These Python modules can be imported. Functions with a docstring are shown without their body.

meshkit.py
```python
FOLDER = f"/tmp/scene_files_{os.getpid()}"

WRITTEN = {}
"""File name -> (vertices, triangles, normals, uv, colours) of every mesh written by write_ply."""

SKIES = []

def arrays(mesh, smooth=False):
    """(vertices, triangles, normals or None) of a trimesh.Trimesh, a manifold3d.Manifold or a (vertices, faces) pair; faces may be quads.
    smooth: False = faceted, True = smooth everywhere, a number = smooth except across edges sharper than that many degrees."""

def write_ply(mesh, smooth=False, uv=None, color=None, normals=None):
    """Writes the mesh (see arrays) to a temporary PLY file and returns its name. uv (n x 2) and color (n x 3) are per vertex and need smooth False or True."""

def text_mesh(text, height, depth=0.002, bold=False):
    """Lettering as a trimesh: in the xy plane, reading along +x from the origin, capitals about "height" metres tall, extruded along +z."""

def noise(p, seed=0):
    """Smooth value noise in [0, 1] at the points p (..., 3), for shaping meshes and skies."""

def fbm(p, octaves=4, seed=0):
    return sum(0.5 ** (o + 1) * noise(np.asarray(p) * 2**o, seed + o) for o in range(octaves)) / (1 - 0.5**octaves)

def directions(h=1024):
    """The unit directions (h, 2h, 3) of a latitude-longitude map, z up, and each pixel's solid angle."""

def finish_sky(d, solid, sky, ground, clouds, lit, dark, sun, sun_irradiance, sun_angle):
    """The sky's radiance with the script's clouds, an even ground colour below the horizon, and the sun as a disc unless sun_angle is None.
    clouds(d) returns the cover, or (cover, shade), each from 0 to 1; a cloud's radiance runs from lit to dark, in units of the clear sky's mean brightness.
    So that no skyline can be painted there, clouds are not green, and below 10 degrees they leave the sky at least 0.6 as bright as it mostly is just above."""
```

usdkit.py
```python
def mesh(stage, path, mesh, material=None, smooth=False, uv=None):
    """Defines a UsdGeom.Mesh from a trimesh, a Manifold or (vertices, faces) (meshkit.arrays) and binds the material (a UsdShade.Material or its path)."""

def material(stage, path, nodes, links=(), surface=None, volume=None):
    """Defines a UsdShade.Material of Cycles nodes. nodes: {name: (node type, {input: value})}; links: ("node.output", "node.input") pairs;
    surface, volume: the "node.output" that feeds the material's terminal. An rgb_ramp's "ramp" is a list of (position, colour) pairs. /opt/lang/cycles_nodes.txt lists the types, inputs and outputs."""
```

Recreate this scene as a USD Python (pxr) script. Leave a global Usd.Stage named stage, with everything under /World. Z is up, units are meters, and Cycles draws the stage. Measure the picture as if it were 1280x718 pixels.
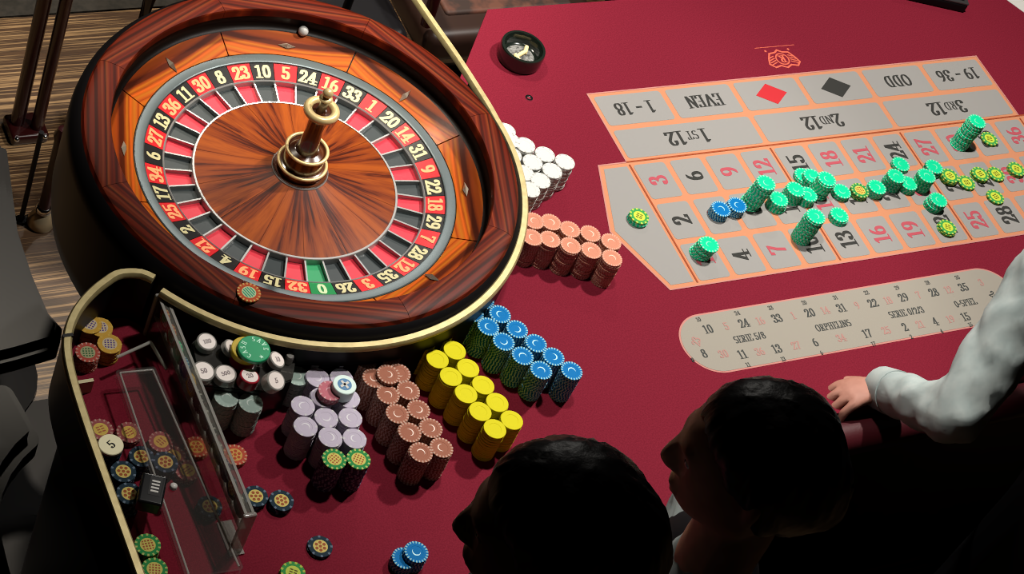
import math, random
import numpy as np, trimesh, manifold3d as m3, usdkit, meshkit
from pxr import Usd, UsdGeom, UsdLux, UsdShade, Gf, Sdf
from shapely import affinity
from shapely.geometry import Polygon, MultiPoint, LineString, Point, box as sbox
from shapely.ops import unary_union
rnd = random.Random(7)
stage = Usd.Stage.CreateInMemory()
UsdGeom.SetStageUpAxis(stage, "Z"); UsdGeom.SetStageMetersPerUnit(stage, 1.0)
UsdGeom.Xform.Define(stage, '/World'); UsdGeom.Scope.Define(stage, '/World/Looks')
# ---------------------------------------------------------------- camera (table felt is z = 0, floor z = -0.78)
PW, PH, F = 1280.0, 718.0, 2597.03
CAM = np.array([-2.21745, -1.77065, 2.63635])
yaw, pitch, roll = np.radians((45.2046, 45.47341, 27.17008))
fw = np.array([math.sin(yaw)*math.cos(pitch), math.cos(yaw)*math.cos(pitch), -math.sin(pitch)])
r0 = np.array([math.cos(yaw), -math.sin(yaw), 0]); u0 = np.cross(r0, fw)
rt = math.cos(roll)*r0 + math.sin(roll)*u0; upv = -math.sin(roll)*r0 + math.cos(roll)*u0
cam = UsdGeom.Camera.Define(stage, '/World/camera')
cam.CreateHorizontalApertureAttr(36.0); cam.CreateFocalLengthAttr(36.0*F/PW); cam.CreateClippingRangeAttr((0.05, 100.0))
M = Gf.Matrix4d(*rt, 0, *upv, 0, *(-fw), 0, *CAM, 1)
UsdGeom.Xformable(cam).AddTransformOp().Set(M)
cam.CreateExposureAttr(0.0)
def at(x, y, z):
    """the world point at height z seen at picture position (x, y): measuring aid for placing things on the table"""
    d = rt*(x-PW/2)/F - upv*(y-PH/2)/F + fw
    return CAM + d*(z-CAM[2])/d[2]
# ---------------------------------------------------------------- light
def dome(c, s):
    d = UsdLux.DomeLight.Define(stage, '/World/ambient_light'); d.CreateColorAttr(Gf.Vec3f(*c)); d.CreateIntensityAttr(s)
dome((1.0, .86, .74), .004)
def lamp(name, pos, target, radius, power, cone=52, soft=.35, c=(1, .95, .875)):
    l = UsdLux.SphereLight.Define(stage, '/World/'+name)
    l.CreateRadiusAttr(radius); l.CreateIntensityAttr(power); l.CreateColorAttr(Gf.Vec3f(*c)); l.CreateNormalizeAttr(True)
    sh = UsdLux.ShapingAPI.Apply(l.GetPrim()); sh.CreateShapingConeAngleAttr(cone); sh.CreateShapingConeSoftnessAttr(soft)
    z = np.array(pos, float)-np.array(target, float); z /= np.linalg.norm(z)
    x = np.cross([0, 1, .01], z); x /= np.linalg.norm(x); y = np.cross(z, x)
    UsdGeom.Xformable(l).AddTransformOp().Set(Gf.Matrix4d(*x, 0, *y, 0, *z, 0, *pos, 1))
lamp('ceiling_spot', (-.45, .15, 1.75), (-.56, .12, 0), .05, 26, 37)
lamp('ceiling_spot_001', (.52, .42, 1.75), (.46, .16, 0), .05, 66, 42)
lamp('ceiling_spot_002', (.38, 2.15, 1.80), (-.3, .4, 0), .06, 12, 36)
lamp('ceiling_spot_003', (-.9, 1.75, 2.6), (-.75, 1.25, -.78), .10, 150, 24, .5, (1, .90, .74))  # added lamp without a known source, brightens the floor behind the wheel
# ---------------------------------------------------------------- helpers
TC = {"t": ("texture_coordinate", {})}
used = {}
def numbered(parent, name):
    k = used.get((parent, name), 0); used[(parent, name)] = k+1
    return name if k == 0 else f'{name}_{k:03d}'
def pth(p): return '/World' if p is None else str(p.GetPath() if hasattr(p, 'GetPath') else p)
def tag(o, label=None, cat=None, group=None, kind=None):
    o = o.GetPrim() if hasattr(o, 'GetPrim') else o
    for k, v in (('label', label), ('category', cat), ('group', group), ('kind', kind)):
        if v: o.SetCustomDataByKey(k, v)
    return o
def thing(name, label, cat, loc=(0, 0, 0), rot=0, group=None, tilt=None):
    x = UsdGeom.Xform.Define(stage, '/World/'+numbered('/World', name))
    x.AddTranslateOp().Set(Gf.Vec3d(*map(float, loc)))
    if tilt: x.AddRotateXYZOp().Set(Gf.Vec3f(tilt[0], tilt[1], rot))
    elif rot: x.AddRotateZOp().Set(float(rot))
    return tag(x, label, cat, group)
def obj(name, mesh, mat, parent=None, smooth=35, rz=None, label=None, kind=None):
    p = pth(parent); m = usdkit.mesh(stage, p+'/'+numbered(p, name), mesh, mat, smooth=smooth)
    if rz is not None: m.AddRotateZOp().Set(float(rz))
    if label or kind: tag(m, label, kind=kind)
    return m.GetPrim()
def copy_of(src, loc, rot=0, label=None, group=None, tilt=None, n=None):
    x = UsdGeom.Xform.Define(stage, '/World/'+numbered('/World', n))
    x.GetPrim().GetReferences().AddInternalReference(src.GetPath())
    x.ClearXformOpOrder()
    x.AddTranslateOp().Set(Gf.Vec3d(*map(float, loc)))
    if tilt: x.AddRotateXYZOp().Set(Gf.Vec3f(tilt[0], tilt[1], rot))
    else: x.AddRotateXYZOp().Set(Gf.Vec3f(0, 0, float(rot)))
    x.GetPrim().SetInstanceable(True)
    return tag(x, label, 'casino chip', group)
cat_ = trimesh.util.concatenate
def bx(x0, x1, y0, y1, z0, z1):
    b = trimesh.creation.box([x1-x0, y1-y0, z1-z0]); b.apply_translation([(x0+x1)/2, (y0+y1)/2, (z0+z1)/2]); return b
def rbox(cx, cy, cz, sx, sy, sz, r, n=3):
    s = trimesh.creation.icosphere(n-1, r).vertices
    P = np.concatenate([s+[cx+a*(sx/2-r), cy+b*(sy/2-r), cz+c*(sz/2-r)] for a in (-1, 1) for b in (-1, 1) for c in (-1, 1)])
    return trimesh.convex.convex_hull(P)
def ext(poly, z0, z1):
    gs = getattr(poly, 'geoms', [poly]); out = []
    for g in gs:
        if g.area > 1e-9:
            m = trimesh.creation.extrude_polygon(g, z1-z0, engine='earcut'); m.apply_translation([0, 0, z0]); out.append(m)
    return cat_(out)
def lathe(prof, n=48, a0=0, a1=360):
    """surface of revolution of (r, z) points about z; open at its ends"""
    prof = np.array(prof, float); full = abs(a1-a0) >= 359.9; k = n if full else n+1
    a = np.radians(np.linspace(a0, a1, n+1)[:k]); V, Fc = [], []
    for r, z in prof: V += [[r*math.cos(t), r*math.sin(t), z] for t in a]
    for i in range(len(prof)-1):
        for j in range(n):
            j2 = (j+1) % k; A, B, C, D = i*k+j, i*k+j2, (i+1)*k+j2, (i+1)*k+j
            if prof[i][0] < 1e-6: Fc.append([A, C, D])
            elif prof[i+1][0] < 1e-6: Fc.append([A, B, C])
            else: Fc += [[A, B, C], [A, C, D]]
    m = trimesh.Trimesh(np.array(V), np.array(Fc), process=False); m.merge_vertices(); m.update_faces(m.nondegenerate_faces()); return m
def sector(prof, a0, a1, n=6):
    """a closed ring (r, z) profile swept over an angle, with end caps"""
    m = lathe(list(prof)+[prof[0]], n, a0, a1)
    P = Polygon(prof); caps = []
    pv, pf = trimesh.creation.triangulate_polygon(P, engine='earcut')
    for a in (a0, a1):
        t = math.radians(a); caps.append(trimesh.Trimesh(np.c_[pv[:, 0]*math.cos(t), pv[:, 0]*math.sin(t), pv[:, 1]], pf))
    return cat_([m]+caps)
def tube(pts, r, n=10, caps=True):
    p = np.array(pts, float); t = np.gradient(p, axis=0); t /= np.linalg.norm(t, axis=1)[:, None]
    a = np.cross(t, [0, 0, 1.0]); bad = np.linalg.norm(a, axis=1) < .05; a[bad] = np.cross(t[bad], [1.0, 0, 0]); a /= np.linalg.norm(a, axis=1)[:, None]
    b = np.cross(t, a); rr = np.broadcast_to(r, (len(p),)); th = np.arange(n)*2*np.pi/n
    V = p[:, None]+rr[:, None, None]*(np.cos(th)[None, :, None]*a[:, None]+np.sin(th)[None, :, None]*b[:, None])
    V = list(V.reshape(-1, 3)); Fc = []
    for i in range(len(p)-1):
        for j in range(n):
            A, B, C, D = i*n+j, i*n+(j+1) % n, (i+1)*n+(j+1) % n, (i+1)*n+j; Fc += [[A, B, C], [A, C, D]]
    if caps:
        for i in (0, len(p)-1):
            V.append(p[i]); k = len(V)-1; Fc += [[k, i*n+(j+1) % n, i*n+j] if i == 0 else [k, i*n+j, i*n+(j+1) % n] for j in range(n)]
    return trimesh.Trimesh(np.array(V), np.array(Fc), process=False)
def sweep(path, prof):
    """a closed (offset, z) profile swept along a plan path (offset to the left of travel)"""
    p = np.array(path, float); t = np.gradient(p, axis=0); t /= np.linalg.norm(t, axis=1)[:, None]; nrm = np.c_[-t[:, 1], t[:, 0]]; k = len(prof)
    V = np.array([[*(p[i]+o*nrm[i]), z] for i in range(len(p)) for o, z in prof]); Fc = []
    for i in range(len(p)-1):
        for j in range(k):
            A, B, C, D = i*k+j, i*k+(j+1) % k, (i+1)*k+(j+1) % k, (i+1)*k+j; Fc += [[A, C, B], [A, D, C]]
    pv, pf = trimesh.creation.triangulate_polygon(Polygon(prof), engine='earcut')
    m = trimesh.Trimesh(V, np.array(Fc), process=False)
    caps = [trimesh.Trimesh(np.array([[*(p[i]+o*nrm[i]), z] for o, z in pv]), pf) for i in (0, len(p)-1)]
    m = cat_([m]+caps); m.merge_vertices(); trimesh.repair.fix_normals(m); return m
def arc(cx, cy, r, a0, a1, n=40): return [(cx+r*math.cos(math.radians(a)), cy+r*math.sin(math.radians(a))) for a in np.linspace(a0, a1, n)]
# ---------------------------------------------------------------- materials
K = .62      # the felt, print and chips are a good deal darker than paper white: keeps bounced light low
def kc(c): return tuple(K*x for x in c)
def mat(name, nodes, links, surface='p.BSDF'): return usdkit.material(stage, '/World/Looks/'+name, nodes, links, surface=surface)
def plain(name, c, rough=.5, metal=0, coat=0, spec=.5, bump=0, scale=200, croug=.05, sheen=0):
    nd = {"p": ("principled_bsdf", {"base_color": c, "roughness": rough, "metallic": metal, "coat_weight": coat, "coat_roughness": croug, "specular_ior_level": spec, "sheen_weight": sheen})}; lk = []
    if bump:
        nd.update({"g": ("texture_coordinate", {}), "n": ("noise_texture", {"scale": scale, "detail": 3.0}), "b": ("bump", {"strength": bump, "distance": .001})})
        lk = [("g.object", "n.vector"), ("n.fac", "b.height"), ("b.normal", "p.normal")]
    return mat(name, nd, lk)
def mottled(name, c1, c2, scale=30, rough=.5, coat=0, stretch=(1, 1, 1), bump=0, detail=5, dist=0, metal=0, ramp=(.35, .65), spec=.5):
    nd = {"g": ("texture_coordinate", {}), "m": ("mapping", {"scale": stretch}), "n": ("noise_texture", {"scale": scale, "detail": float(detail), "distortion": float(dist)}),
          "r": ("rgb_ramp", {"ramp": [(ramp[0], c1), (ramp[1], c2)]}), "p": ("principled_bsdf", {"roughness": rough, "coat_weight": coat, "metallic": metal, "specular_ior_level": spec}), "b": ("bump", {"strength": bump, "distance": .001})}
    return mat(name, nd, [("g.object", "m.vector"), ("m.vector", "n.vector"), ("n.fac", "r.fac"), ("r.color", "p.base_color"), ("n.fac", "b.height"), ("b.normal", "p.normal")])
def glassy(name, tint, gloss=.06, haze=.1, rough=.08):
    nd = {"t": ("transparent_bsdf", {"color": tint}), "g": ("glossy_bsdf", {"color": (.9, .9, .9), "roughness": rough}), "d": ("diffuse_bsdf", {"color": (.62, .6, .56)}),
          "f": ("layer_weight", {"blend": .5}), "w": ("math", {"math_type": "power", "value2": 4.0}), "a": ("math", {"math_type": "multiply_add", "value2": .55, "value3": gloss}),
          "x": ("mix_closure", {}), "y": ("mix_closure", {"fac": haze})}
    return mat(name, nd, [("f.facing", "w.value1"), ("w.value", "a.value1"), ("t.BSDF", "x.closure1"), ("g.BSDF", "x.closure2"), ("a.value", "x.fac"), ("x.closure", "y.closure1"), ("d.BSDF", "y.closure2")], 'y.closure')
FELT = mottled('red_felt', kc((.205, .0125, .029)), kc((.262, .018, .039)), 350, .85, 0, bump=.25, spec=.06)
BLACK = plain('black_lacquer', (.004, .0035, .004), .40, spec=.10)
BLACKMAT = plain('black_matte', (.008, .007, .008), .6, spec=.25)
MAROON = plain('maroon_vinyl', (.048, .0035, .007), .45, bump=.2, scale=300)
SKIRT = mottled('dark_table_panel', (.003, .002, .002), (.007, .003, .003), 14, .45, 0, (1, 1, .1))
BRASS = mottled('brushed_brass', (.36, .29, .13), (.45, .37, .18), 60, .5, 0, metal=.4, bump=.05)
GOLD = plain('polished_gold', (.74, .56, .26), .34, .25)
CHROME = plain('chrome', (.75, .76, .78), .14, 1.0)
STEEL = plain('brushed_steel_ring', (.105, .130, .135), .34, .5)
WHITE = plain('white_plastic', kc((.82, .80, .76)), .35, spec=.3)
CREAM = plain('cream_plastic', kc((.80, .72, .42)), .35)
GREYP = plain('grey_print', kc((.375, .362, .348)), .8, spec=.12)
ORANGEP = plain('orange_print', kc((.72, .30, .16)), .8, spec=.12)
PINKP = plain('pink_print', kc((.66, .28, .24)), .8, spec=.12)
RUSTP = plain('rust_line_print', kc((.42, .085, .03)), .8, spec=.12)
BLACKP = plain('black_print', (.028, .028, .026), .8, spec=.12)
REDP = plain('red_print', kc((.56, .10, .13)), .8, spec=.12)
PALEREDP = plain('pale_red_print', kc((.50, .27, .24)), .8, spec=.12)
REDD = plain('red_diamond_print', kc((.66, .035, .045)), .8, spec=.12)
SAGEP = plain('sage_print', kc((.40, .365, .31)), .8, spec=.12)
def wood_bands(name, stops, xs, fr=30, st=(1, .12, 1), amp=.25, rough=.22, coat=.7, seed=0.0):
    """veneer with long bands across local x (grain runs along y): bands placed by x, broken up by stretched noise"""
    nd = {"g": ("texture_coordinate", {}), "s": ("separate_xyz", {}), "mr": ("map_range", {"from_min": xs[0], "from_max": xs[1], "to_min": 0.0, "to_max": 1.0}),
          "m": ("mapping", {"scale": st, "location": (seed, seed, 0)}), "n": ("noise_texture", {"scale": float(fr), "detail": 8.0, "roughness": .7}),
          "a": ("math", {"math_type": "multiply_add", "value2": amp, "value3": -amp/2}), "ad": ("math", {"math_type": "add"}),
          "r": ("rgb_ramp", {"ramp": stops}), "p": ("principled_bsdf", {"roughness": rough, "coat_weight": coat, "coat_roughness": .15, "specular_ior_level": .08})}
    return mat(name, nd, [("g.object", "s.vector"), ("s.x", "mr.value"), ("g.object", "m.vector"), ("m.vector", "n.vector"), ("n.fac", "a.value1"), ("mr.result", "ad.value1"), ("a.value", "ad.value2"), ("ad.value", "r.fac"), ("r.color", "p.base_color")])
# ---------------------------------------------------------------- broad-nib lettering (thick uprights, hairline flats)
def el(cx, cy, rx, ry, a0=0, a1=360, n=26): return [(cx+rx*math.cos(math.radians(a)), cy+ry*math.sin(math.radians(a))) for a in np.linspace(a0, a1, n)]
def sf(x, y, w=.17): return [(x-w, y), (x+w, y)]
_six = [el(.31, .30, .21, .27), el(.52, .42, .42, .55, 112, 195)]
G = {'0': (.62, [el(.31, .5, .21, .47)]), '1': (.5, [[(.27, .02), (.27, .97)], [(.27, .96), (.10, .84)], sf(.27, .02)]),
     '2': (.62, [[(.12, .72)]+el(.30, .71, .20, .26, 170, -25)+[(.10, .05)], [(.08, .03), (.56, .03)], [(.08, .07), (.54, .07)], [(.55, .05), (.57, .2)], el(.13, .72, .03, .05)]),
     '3': (.6, [el(.27, .75, .20, .22, 160, -80), el(.27, .27, .24, .25, 85, -160), el(.11, .76, .03, .05), el(.09, .22, .03, .05)]),
     '4': (.66, [[(.42, .02), (.42, .97)], [(.42, .97), (.05, .28)], [(.05, .28), (.62, .28)], sf(.42, .02)]),
     '5': (.6, [[(.16, .95), (.52, .95)], [(.15, .95), (.15, .52)], el(.28, .31, .23, .29, 125, -160), [(.16, .91), (.5, .91)], el(.1, .2, .03, .05)]),
     '6': (.62, _six), '7': (.58, [[(.08, .93), (.54, .93)], [(.08, .97), (.54, .97)], [(.54, .93), (.34, .5), (.26, .02)], [(.08, .93), (.06, .78)]]),
     '8': (.62, [el(.31, .74, .18, .22), el(.31, .27, .22, .25)]), '9': (.62, [[(.62-x, 1-y) for x, y in s] for s in _six]),
     'A': (.74, [[(.06, .02), (.36, .97)], [(.36, .97), (.62, .02)], [(.18, .32), (.52, .32)], sf(.08, .02, .1), sf(.62, .02, .13)]),
     'C': (.68, [el(.36, .5, .26, .47, 45, 315)]), 'D': (.7, [[(.16, .02), (.16, .97)], [(.08, .97), (.3, .97)]+el(.30, .5, .30, .47, 90, -90)+[(.08, .03)]]),
     'E': (.6, [[(.16, .02), (.16, .97)], [(.06, .97), (.52, .97)], [(.06, .02), (.54, .02)], [(.16, .5), (.4, .5)], [(.52, .97), (.53, .78)], [(.54, .02), (.56, .24)]]),
     'F': (.56, [[(.16, .02), (.16, .97)], [(.06, .97), (.52, .97)], [(.16, .5), (.4, .5)], sf(.16, .02, .13)]),
     'H': (.76, [[(.16, .02), (.16, .97)], [(.58, .02), (.58, .97)], [(.16, .5), (.58, .5)], sf(.16, .02, .12), sf(.58, .02, .12), sf(.16, .97, .12), sf(.58, .97, .12)]),
     'I': (.34, [[(.17, .02), (.17, .97)], sf(.17, .02, .14), sf(.17, .97, .14)]), 'L': (.58, [[(.16, .02), (.16, .97)], [(.06, .02), (.52, .02)], [(.52, .02), (.54, .26)], sf(.16, .97, .13)]),
     'N': (.76, [[(.13, .02), (.13, .97)], [(.13, .97), (.6, .03)], [(.62, .03), (.62, .97)], sf(.13, .02, .1), sf(.62, .97, .1)]), 'O': (.74, [el(.37, .5, .28, .47)]),
     'P': (.62, [[(.16, .02), (.16, .97)], [(.06, .97), (.3, .97)]+el(.3, .73, .24, .24, 90, -90)+[(.16, .49)], sf(.16, .02, .13)]),
     'R': (.68, [[(.16, .02), (.16, .97)], [(.06, .97), (.3, .97)]+el(.3, .73, .22, .24, 90, -90)+[(.16, .49)], [(.3, .49), (.56, .02)], sf(.16, .02, .13), sf(.58, .02, .08)]),
     'S': (.56, [el(.27, .73, .19, .24, 40, 250)+el(.27, .27, .22, .25, 85, -140)]), 'T': (.64, [[(.32, .02), (.32, .97)], [(.05, .97), (.59, .97)], [(.05, .97), (.04, .76)], [(.59, .97), (.6, .76)], sf(.32, .02, .13)]),
     'V': (.72, [[(.08, .97), (.36, .02)], [(.36, .02), (.64, .97)], sf(.1, .97, .1), sf(.62, .97, .1)]), '-': (.4, [[(.05, .42), (.33, .42)], [(.05, .46), (.33, .46)], [(.05, .5), (.33, .5)]]),
     '/': (.4, [[(.04, 0), (.34, 1)]]), ' ': (.3, []), '.': (.3, [el(.12, .05, .03, .05)])}
_gc = {}
def glyph(ch, tw, th):
    if (ch, tw, th) not in _gc:
        parts = []
        for s in G[ch][1]:
            for a, b in zip(s[:-1], s[1:]):
                parts.append(MultiPoint([(x+i*tw/2, y+j*th/2) for x, y in (a, b) for i in (-1, 1) for j in (-1, 1)]).convex_hull)
        _gc[(ch, tw, th)] = unary_union(parts).simplify(.006) if parts else None
    return _gc[(ch, tw, th)]
def text(s, h, tw=.15, th=.05, wide=1.0, gap=.04):
    """lettering polygon centred on the origin, capitals h tall"""
    x, out = 0, []
    for ch in s:
        g = glyph(ch, tw, th)
        if g is not None: out.append(affinity.translate(g, x, 0))
        x += G[ch][0]+gap
    u = unary_union(out); u = affinity.translate(u, -(u.bounds[0]+u.bounds[2])/2, -.5)
    return affinity.scale(u, h*wide, h, origin=(0, 0))
def put(p, x, y, rot=0): return affinity.translate(affinity.rotate(p, rot, origin=(0, 0)), x, y)
# ---------------------------------------------------------------- setting: floor
def floor_mat():
    nd = {"g": ("texture_coordinate", {}), "m": ("mapping", {"scale": (.20, 15.0, 1)}), "n": ("noise_texture", {"scale": 9.0, "detail": 7.0, "roughness": .62}),
          "m2": ("mapping", {"scale": (.5, 44.0, 1)}), "n2": ("noise_texture", {"scale": 7.0, "detail": 4.0}), "ad": ("mix_float", {"fac": .42}),
          "r": ("rgb_ramp", {"ramp": [(.36, (.014, .006, .003)), (.44, (.075, .036, .014)), (.49, (.028, .012, .005)), (.55, (.23, .135, .060)), (.66, (.36, .23, .115))]}),
          "p": ("principled_bsdf", {"roughness": .42})}
    return mat('zebra_wood_floor', nd, [("g.object", "m.vector"), ("m.vector", "n.vector"), ("g.object", "m2.vector"), ("m2.vector", "n2.vector"), ("n.fac", "ad.a"), ("n2.fac", "ad.b"), ("ad.result", "r.fac"), ("r.color", "p.base_color")])
FLOORZ = -.78
tag(obj('floor', bx(-5, 5, -5, 1.558, FLOORZ-.05, FLOORZ), floor_mat()), 'striped zebra wood floor under and behind the roulette table', None, kind='structure')
tag(obj('floor_carpet', bx(-5, 5, 1.56, 5, FLOORZ-.05, FLOORZ+.004), mottled('grey_carpet', (.016, .014, .011), (.030, .025, .020), 60, .95)), 'dark grey brown carpet beyond the striped wood floor', None, kind='structure')
# ---------------------------------------------------------------- the roulette table
CX, CY = -.7123, .3176
RX, RY, RR, RZ = -.7275, .3205, .4145, .115      # brass rail round the wheel
corner = [(-1.062, .098), (-1.085, .114), (-1.110, .117), (-1.145, .102), (-1.177, .080), (-1.203, .055), (-1.224, .025), (-1.238, -.008), (-1.246, -.05), (-1.250, -.10), (-1.253, -.18)]
near = [(-1.262, -.575), (-.46, -.575), (-.38, -.56), (-.30, -.50), (-.20, -.405), (-.07, -.340), (.05, -.325), (1.75, -.325)]
outline = near+[(1.75, .735), (-.116, .735), (-.227, .598), (-.318, .486), (-.318, .36)]+arc(RX, RY, RR-.004, 3, -147, 50)+[(-1.066, .092)]+[(x-.004, y) for x, y in corner[1:]]
felt_poly = Polygon(outline).buffer(0)
table = thing('roulette_table', 'red felt roulette table with printed betting layout and brass rails', 'table')
def rounded(path, n=6):
    p = np.array(path, float); d = np.r_[0, np.cumsum(np.linalg.norm(np.diff(p, axis=0), axis=1))]
    from scipy.interpolate import PchipInterpolator
    s = np.linspace(0, d[-1], len(p)*n); return np.c_[PchipInterpolator(d, p[:, 0])(s), PchipInterpolator(d, p[:, 1])(s)]
obj('table_top', ext(felt_poly, -.03, 0), FELT, table, smooth=False)
skirt = felt_poly.buffer(-.035).difference(felt_poly.buffer(-.06))
obj('side_panel', ext(skirt, FLOORZ+.002, -.031), SKIRT, table, smooth=20)
nb = rounded(near, 5)
bump_prof = [(-.003+.034*math.cos(a), -.036+.032*math.sin(a)) for a in np.linspace(0, 2*np.pi, 17)[:-1]]
obj('padded_edge', sweep(nb-[0, .0], [(o-.030, z) for o, z in bump_prof]), MAROON, table, smooth=50, label='rounded dark maroon vinyl armrest along the dealers edge')
wp = [(-.352, .86), (-.345, .70), (-.335, .60), (-.325, .52), (-.318, .44), (-.314, .37)]+arc(RX, RY, RR, 4, -143, 60)
wp = rounded(wp, 3); lp = rounded(corner+[(-1.256, -.4), (-1.260, -.575)], 6)
cap = lambda w, z0, h: [(-w, z0), (w, z0), (w, z0+h*.55), (w*.6, z0+h), (-w*.6, z0+h), (-w, z0+h*.55)]
wall = lambda w, z0, z1: [(-w, z0), (w, z0), (w, z1), (-w, z1)]
for nm, pa, lb in (('wheel_rail', wp, 'brass rail curving round the wheel'), ('side_rail', lp, 'brass rail with a rounded corner on the left side')):
    w = obj(nm+'_wall', sweep(pa[pa[:, 1] < .46] if nm == 'wheel_rail' else pa, wall(.0055, -.03, RZ-.009)), BLACK, table, smooth=40)
    obj(nm, sweep(pa, cap(.0078, RZ-.009, .010)), BRASS, w, smooth=50, label=lb)
obj('rail_post', tube([[wp[0][0], wp[0][1], RZ-.004], [wp[0][0], wp[0][1], -.3], [wp[0][0], wp[0][1], FLOORZ+.002]], .009, 12), BLACK, table)
j = lp[np.argmin(np.linalg.norm(lp-at(85, 417, RZ)[:2], axis=1))]
obj('rail_joint', bx(j[0]-.0083, j[0]+.0083, j[1]-.003, j[1]+.003, RZ-.01, RZ+.0015), BLACKMAT, table, label='dark joint in the brass side rail')
q = at(107, 476.5, .03); obj('cream_strip', bx(q[0]-.013, q[0]+.013, q[1]-.003, q[1]+.003, .0, .03), CREAM, table)
# layout print
LW, LH = .08516, .10104; X1 = 12*LW; Y3, YD, YE = 3*LH, .3935, .4847
lay = unary_union([sbox(0, 0, X1, YE), sbox(X1, 0, X1+.1, Y3), Polygon([(0, 0), (-.064, 0), (-.119, .147), (-.066, Y3), (0, Y3)])])
o2 = lay.buffer(.004, join_style=2)
layout = obj('betting_layout', ext(o2, 0, .0004), ORANGEP, table, smooth=False)
def cell(x0, x1, y0, y1, b=.0065): obj('betting_box', ext(sbox(x0+b, y0+b, x1-b, y1-b).buffer(-.007).buffer(.007, 3), .0004, .0008), GREYP, layout, smooth=False)
for c in range(12):
    for r in range(3): cell(c*LW, (c+1)*LW, r*LH, (r+1)*LH)
for k in range(3): cell(k*4*LW, (k+1)*4*LW, Y3+.004, YD)
for k in range(6): cell(k*2*LW, (k+1)*2*LW, YD, YE)
for r in range(3): cell(X1+.002, X1+.1, r*LH, (r+1)*LH)
obj('betting_box', ext(Polygon([(0, 0), (-.064, 0), (-.119, .147), (-.066, Y3), (0, Y3)]).buffer(-.0075), .0004, .0008), GREYP, layout, smooth=False)
ln = [LineString([(-.004, Y3+.003), (X1+.1, Y3+.003)])]+[LineString([(c*LW, .004), (c*LW, Y3-.004)]) for c in (0, 4, 8, 12)]
obj('dividing_line', ext(unary_union([l.buffer(.0017, cap_style=2) for l in ln]), .0008, .0012), RUSTP, layout, smooth=False)
obj('outline_print', ext(o2.difference(o2.buffer(-.003, join_style=2)), .0004, .0010), PINKP, layout, smooth=False)
REDN = {1, 3, 5, 7, 9, 12, 14, 16, 18, 19, 21, 23, 25, 27, 30, 32, 34, 36}
pb, pr = [], []
for n in range(1, 37):
    c, r = (n-1)//3, (n-1) % 3
    obj('printed_number', ext(put(text(str(n), .040, .19, .06, .9, .05), (c+.5)*LW, (r+.5)*LH, 90), .0008, .0012), REDP if n in REDN else BLACKP, layout, smooth=False)
for k, s in enumerate(('1 - 18', 'EVEN', None, None, 'ODD', '19 - 36')):
    x, y = (2*k+1)*LW, (YD+YE)/2
    if s: pb.append(put(text(s, .033, .18, .05, .92, .07), x, y, 180))
for k, (a, b) in enumerate((('1', 'ST'), ('2', 'ND'), ('3', 'RD'))):
    x, y = (4*k+2)*LW, (Y3+YD)/2+.002
    pb += [put(text(a, .036, .17, .05), x+.036, y, 180), put(text(b, .022, .13, .05), x+.008, y+.004, 180), put(text('12', .036, .18, .06), x-.034, y, 180)]
for g in pb: obj('printed_word', ext(g, .0008, .0012), BLACKP, layout, smooth=False)
dia = lambda x, y: Polygon([(x-.040, y), (x, y+.029), (x+.040, y), (x, y-.029)])
obj('red_diamond', ext(dia(5*LW, (YD+YE)/2), .0008, .0012), REDD, layout, smooth=False); obj('black_diamond', ext(dia(7*LW, (YD+YE)/2), .0008, .0012), BLACKP, layout, smooth=False)
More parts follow.
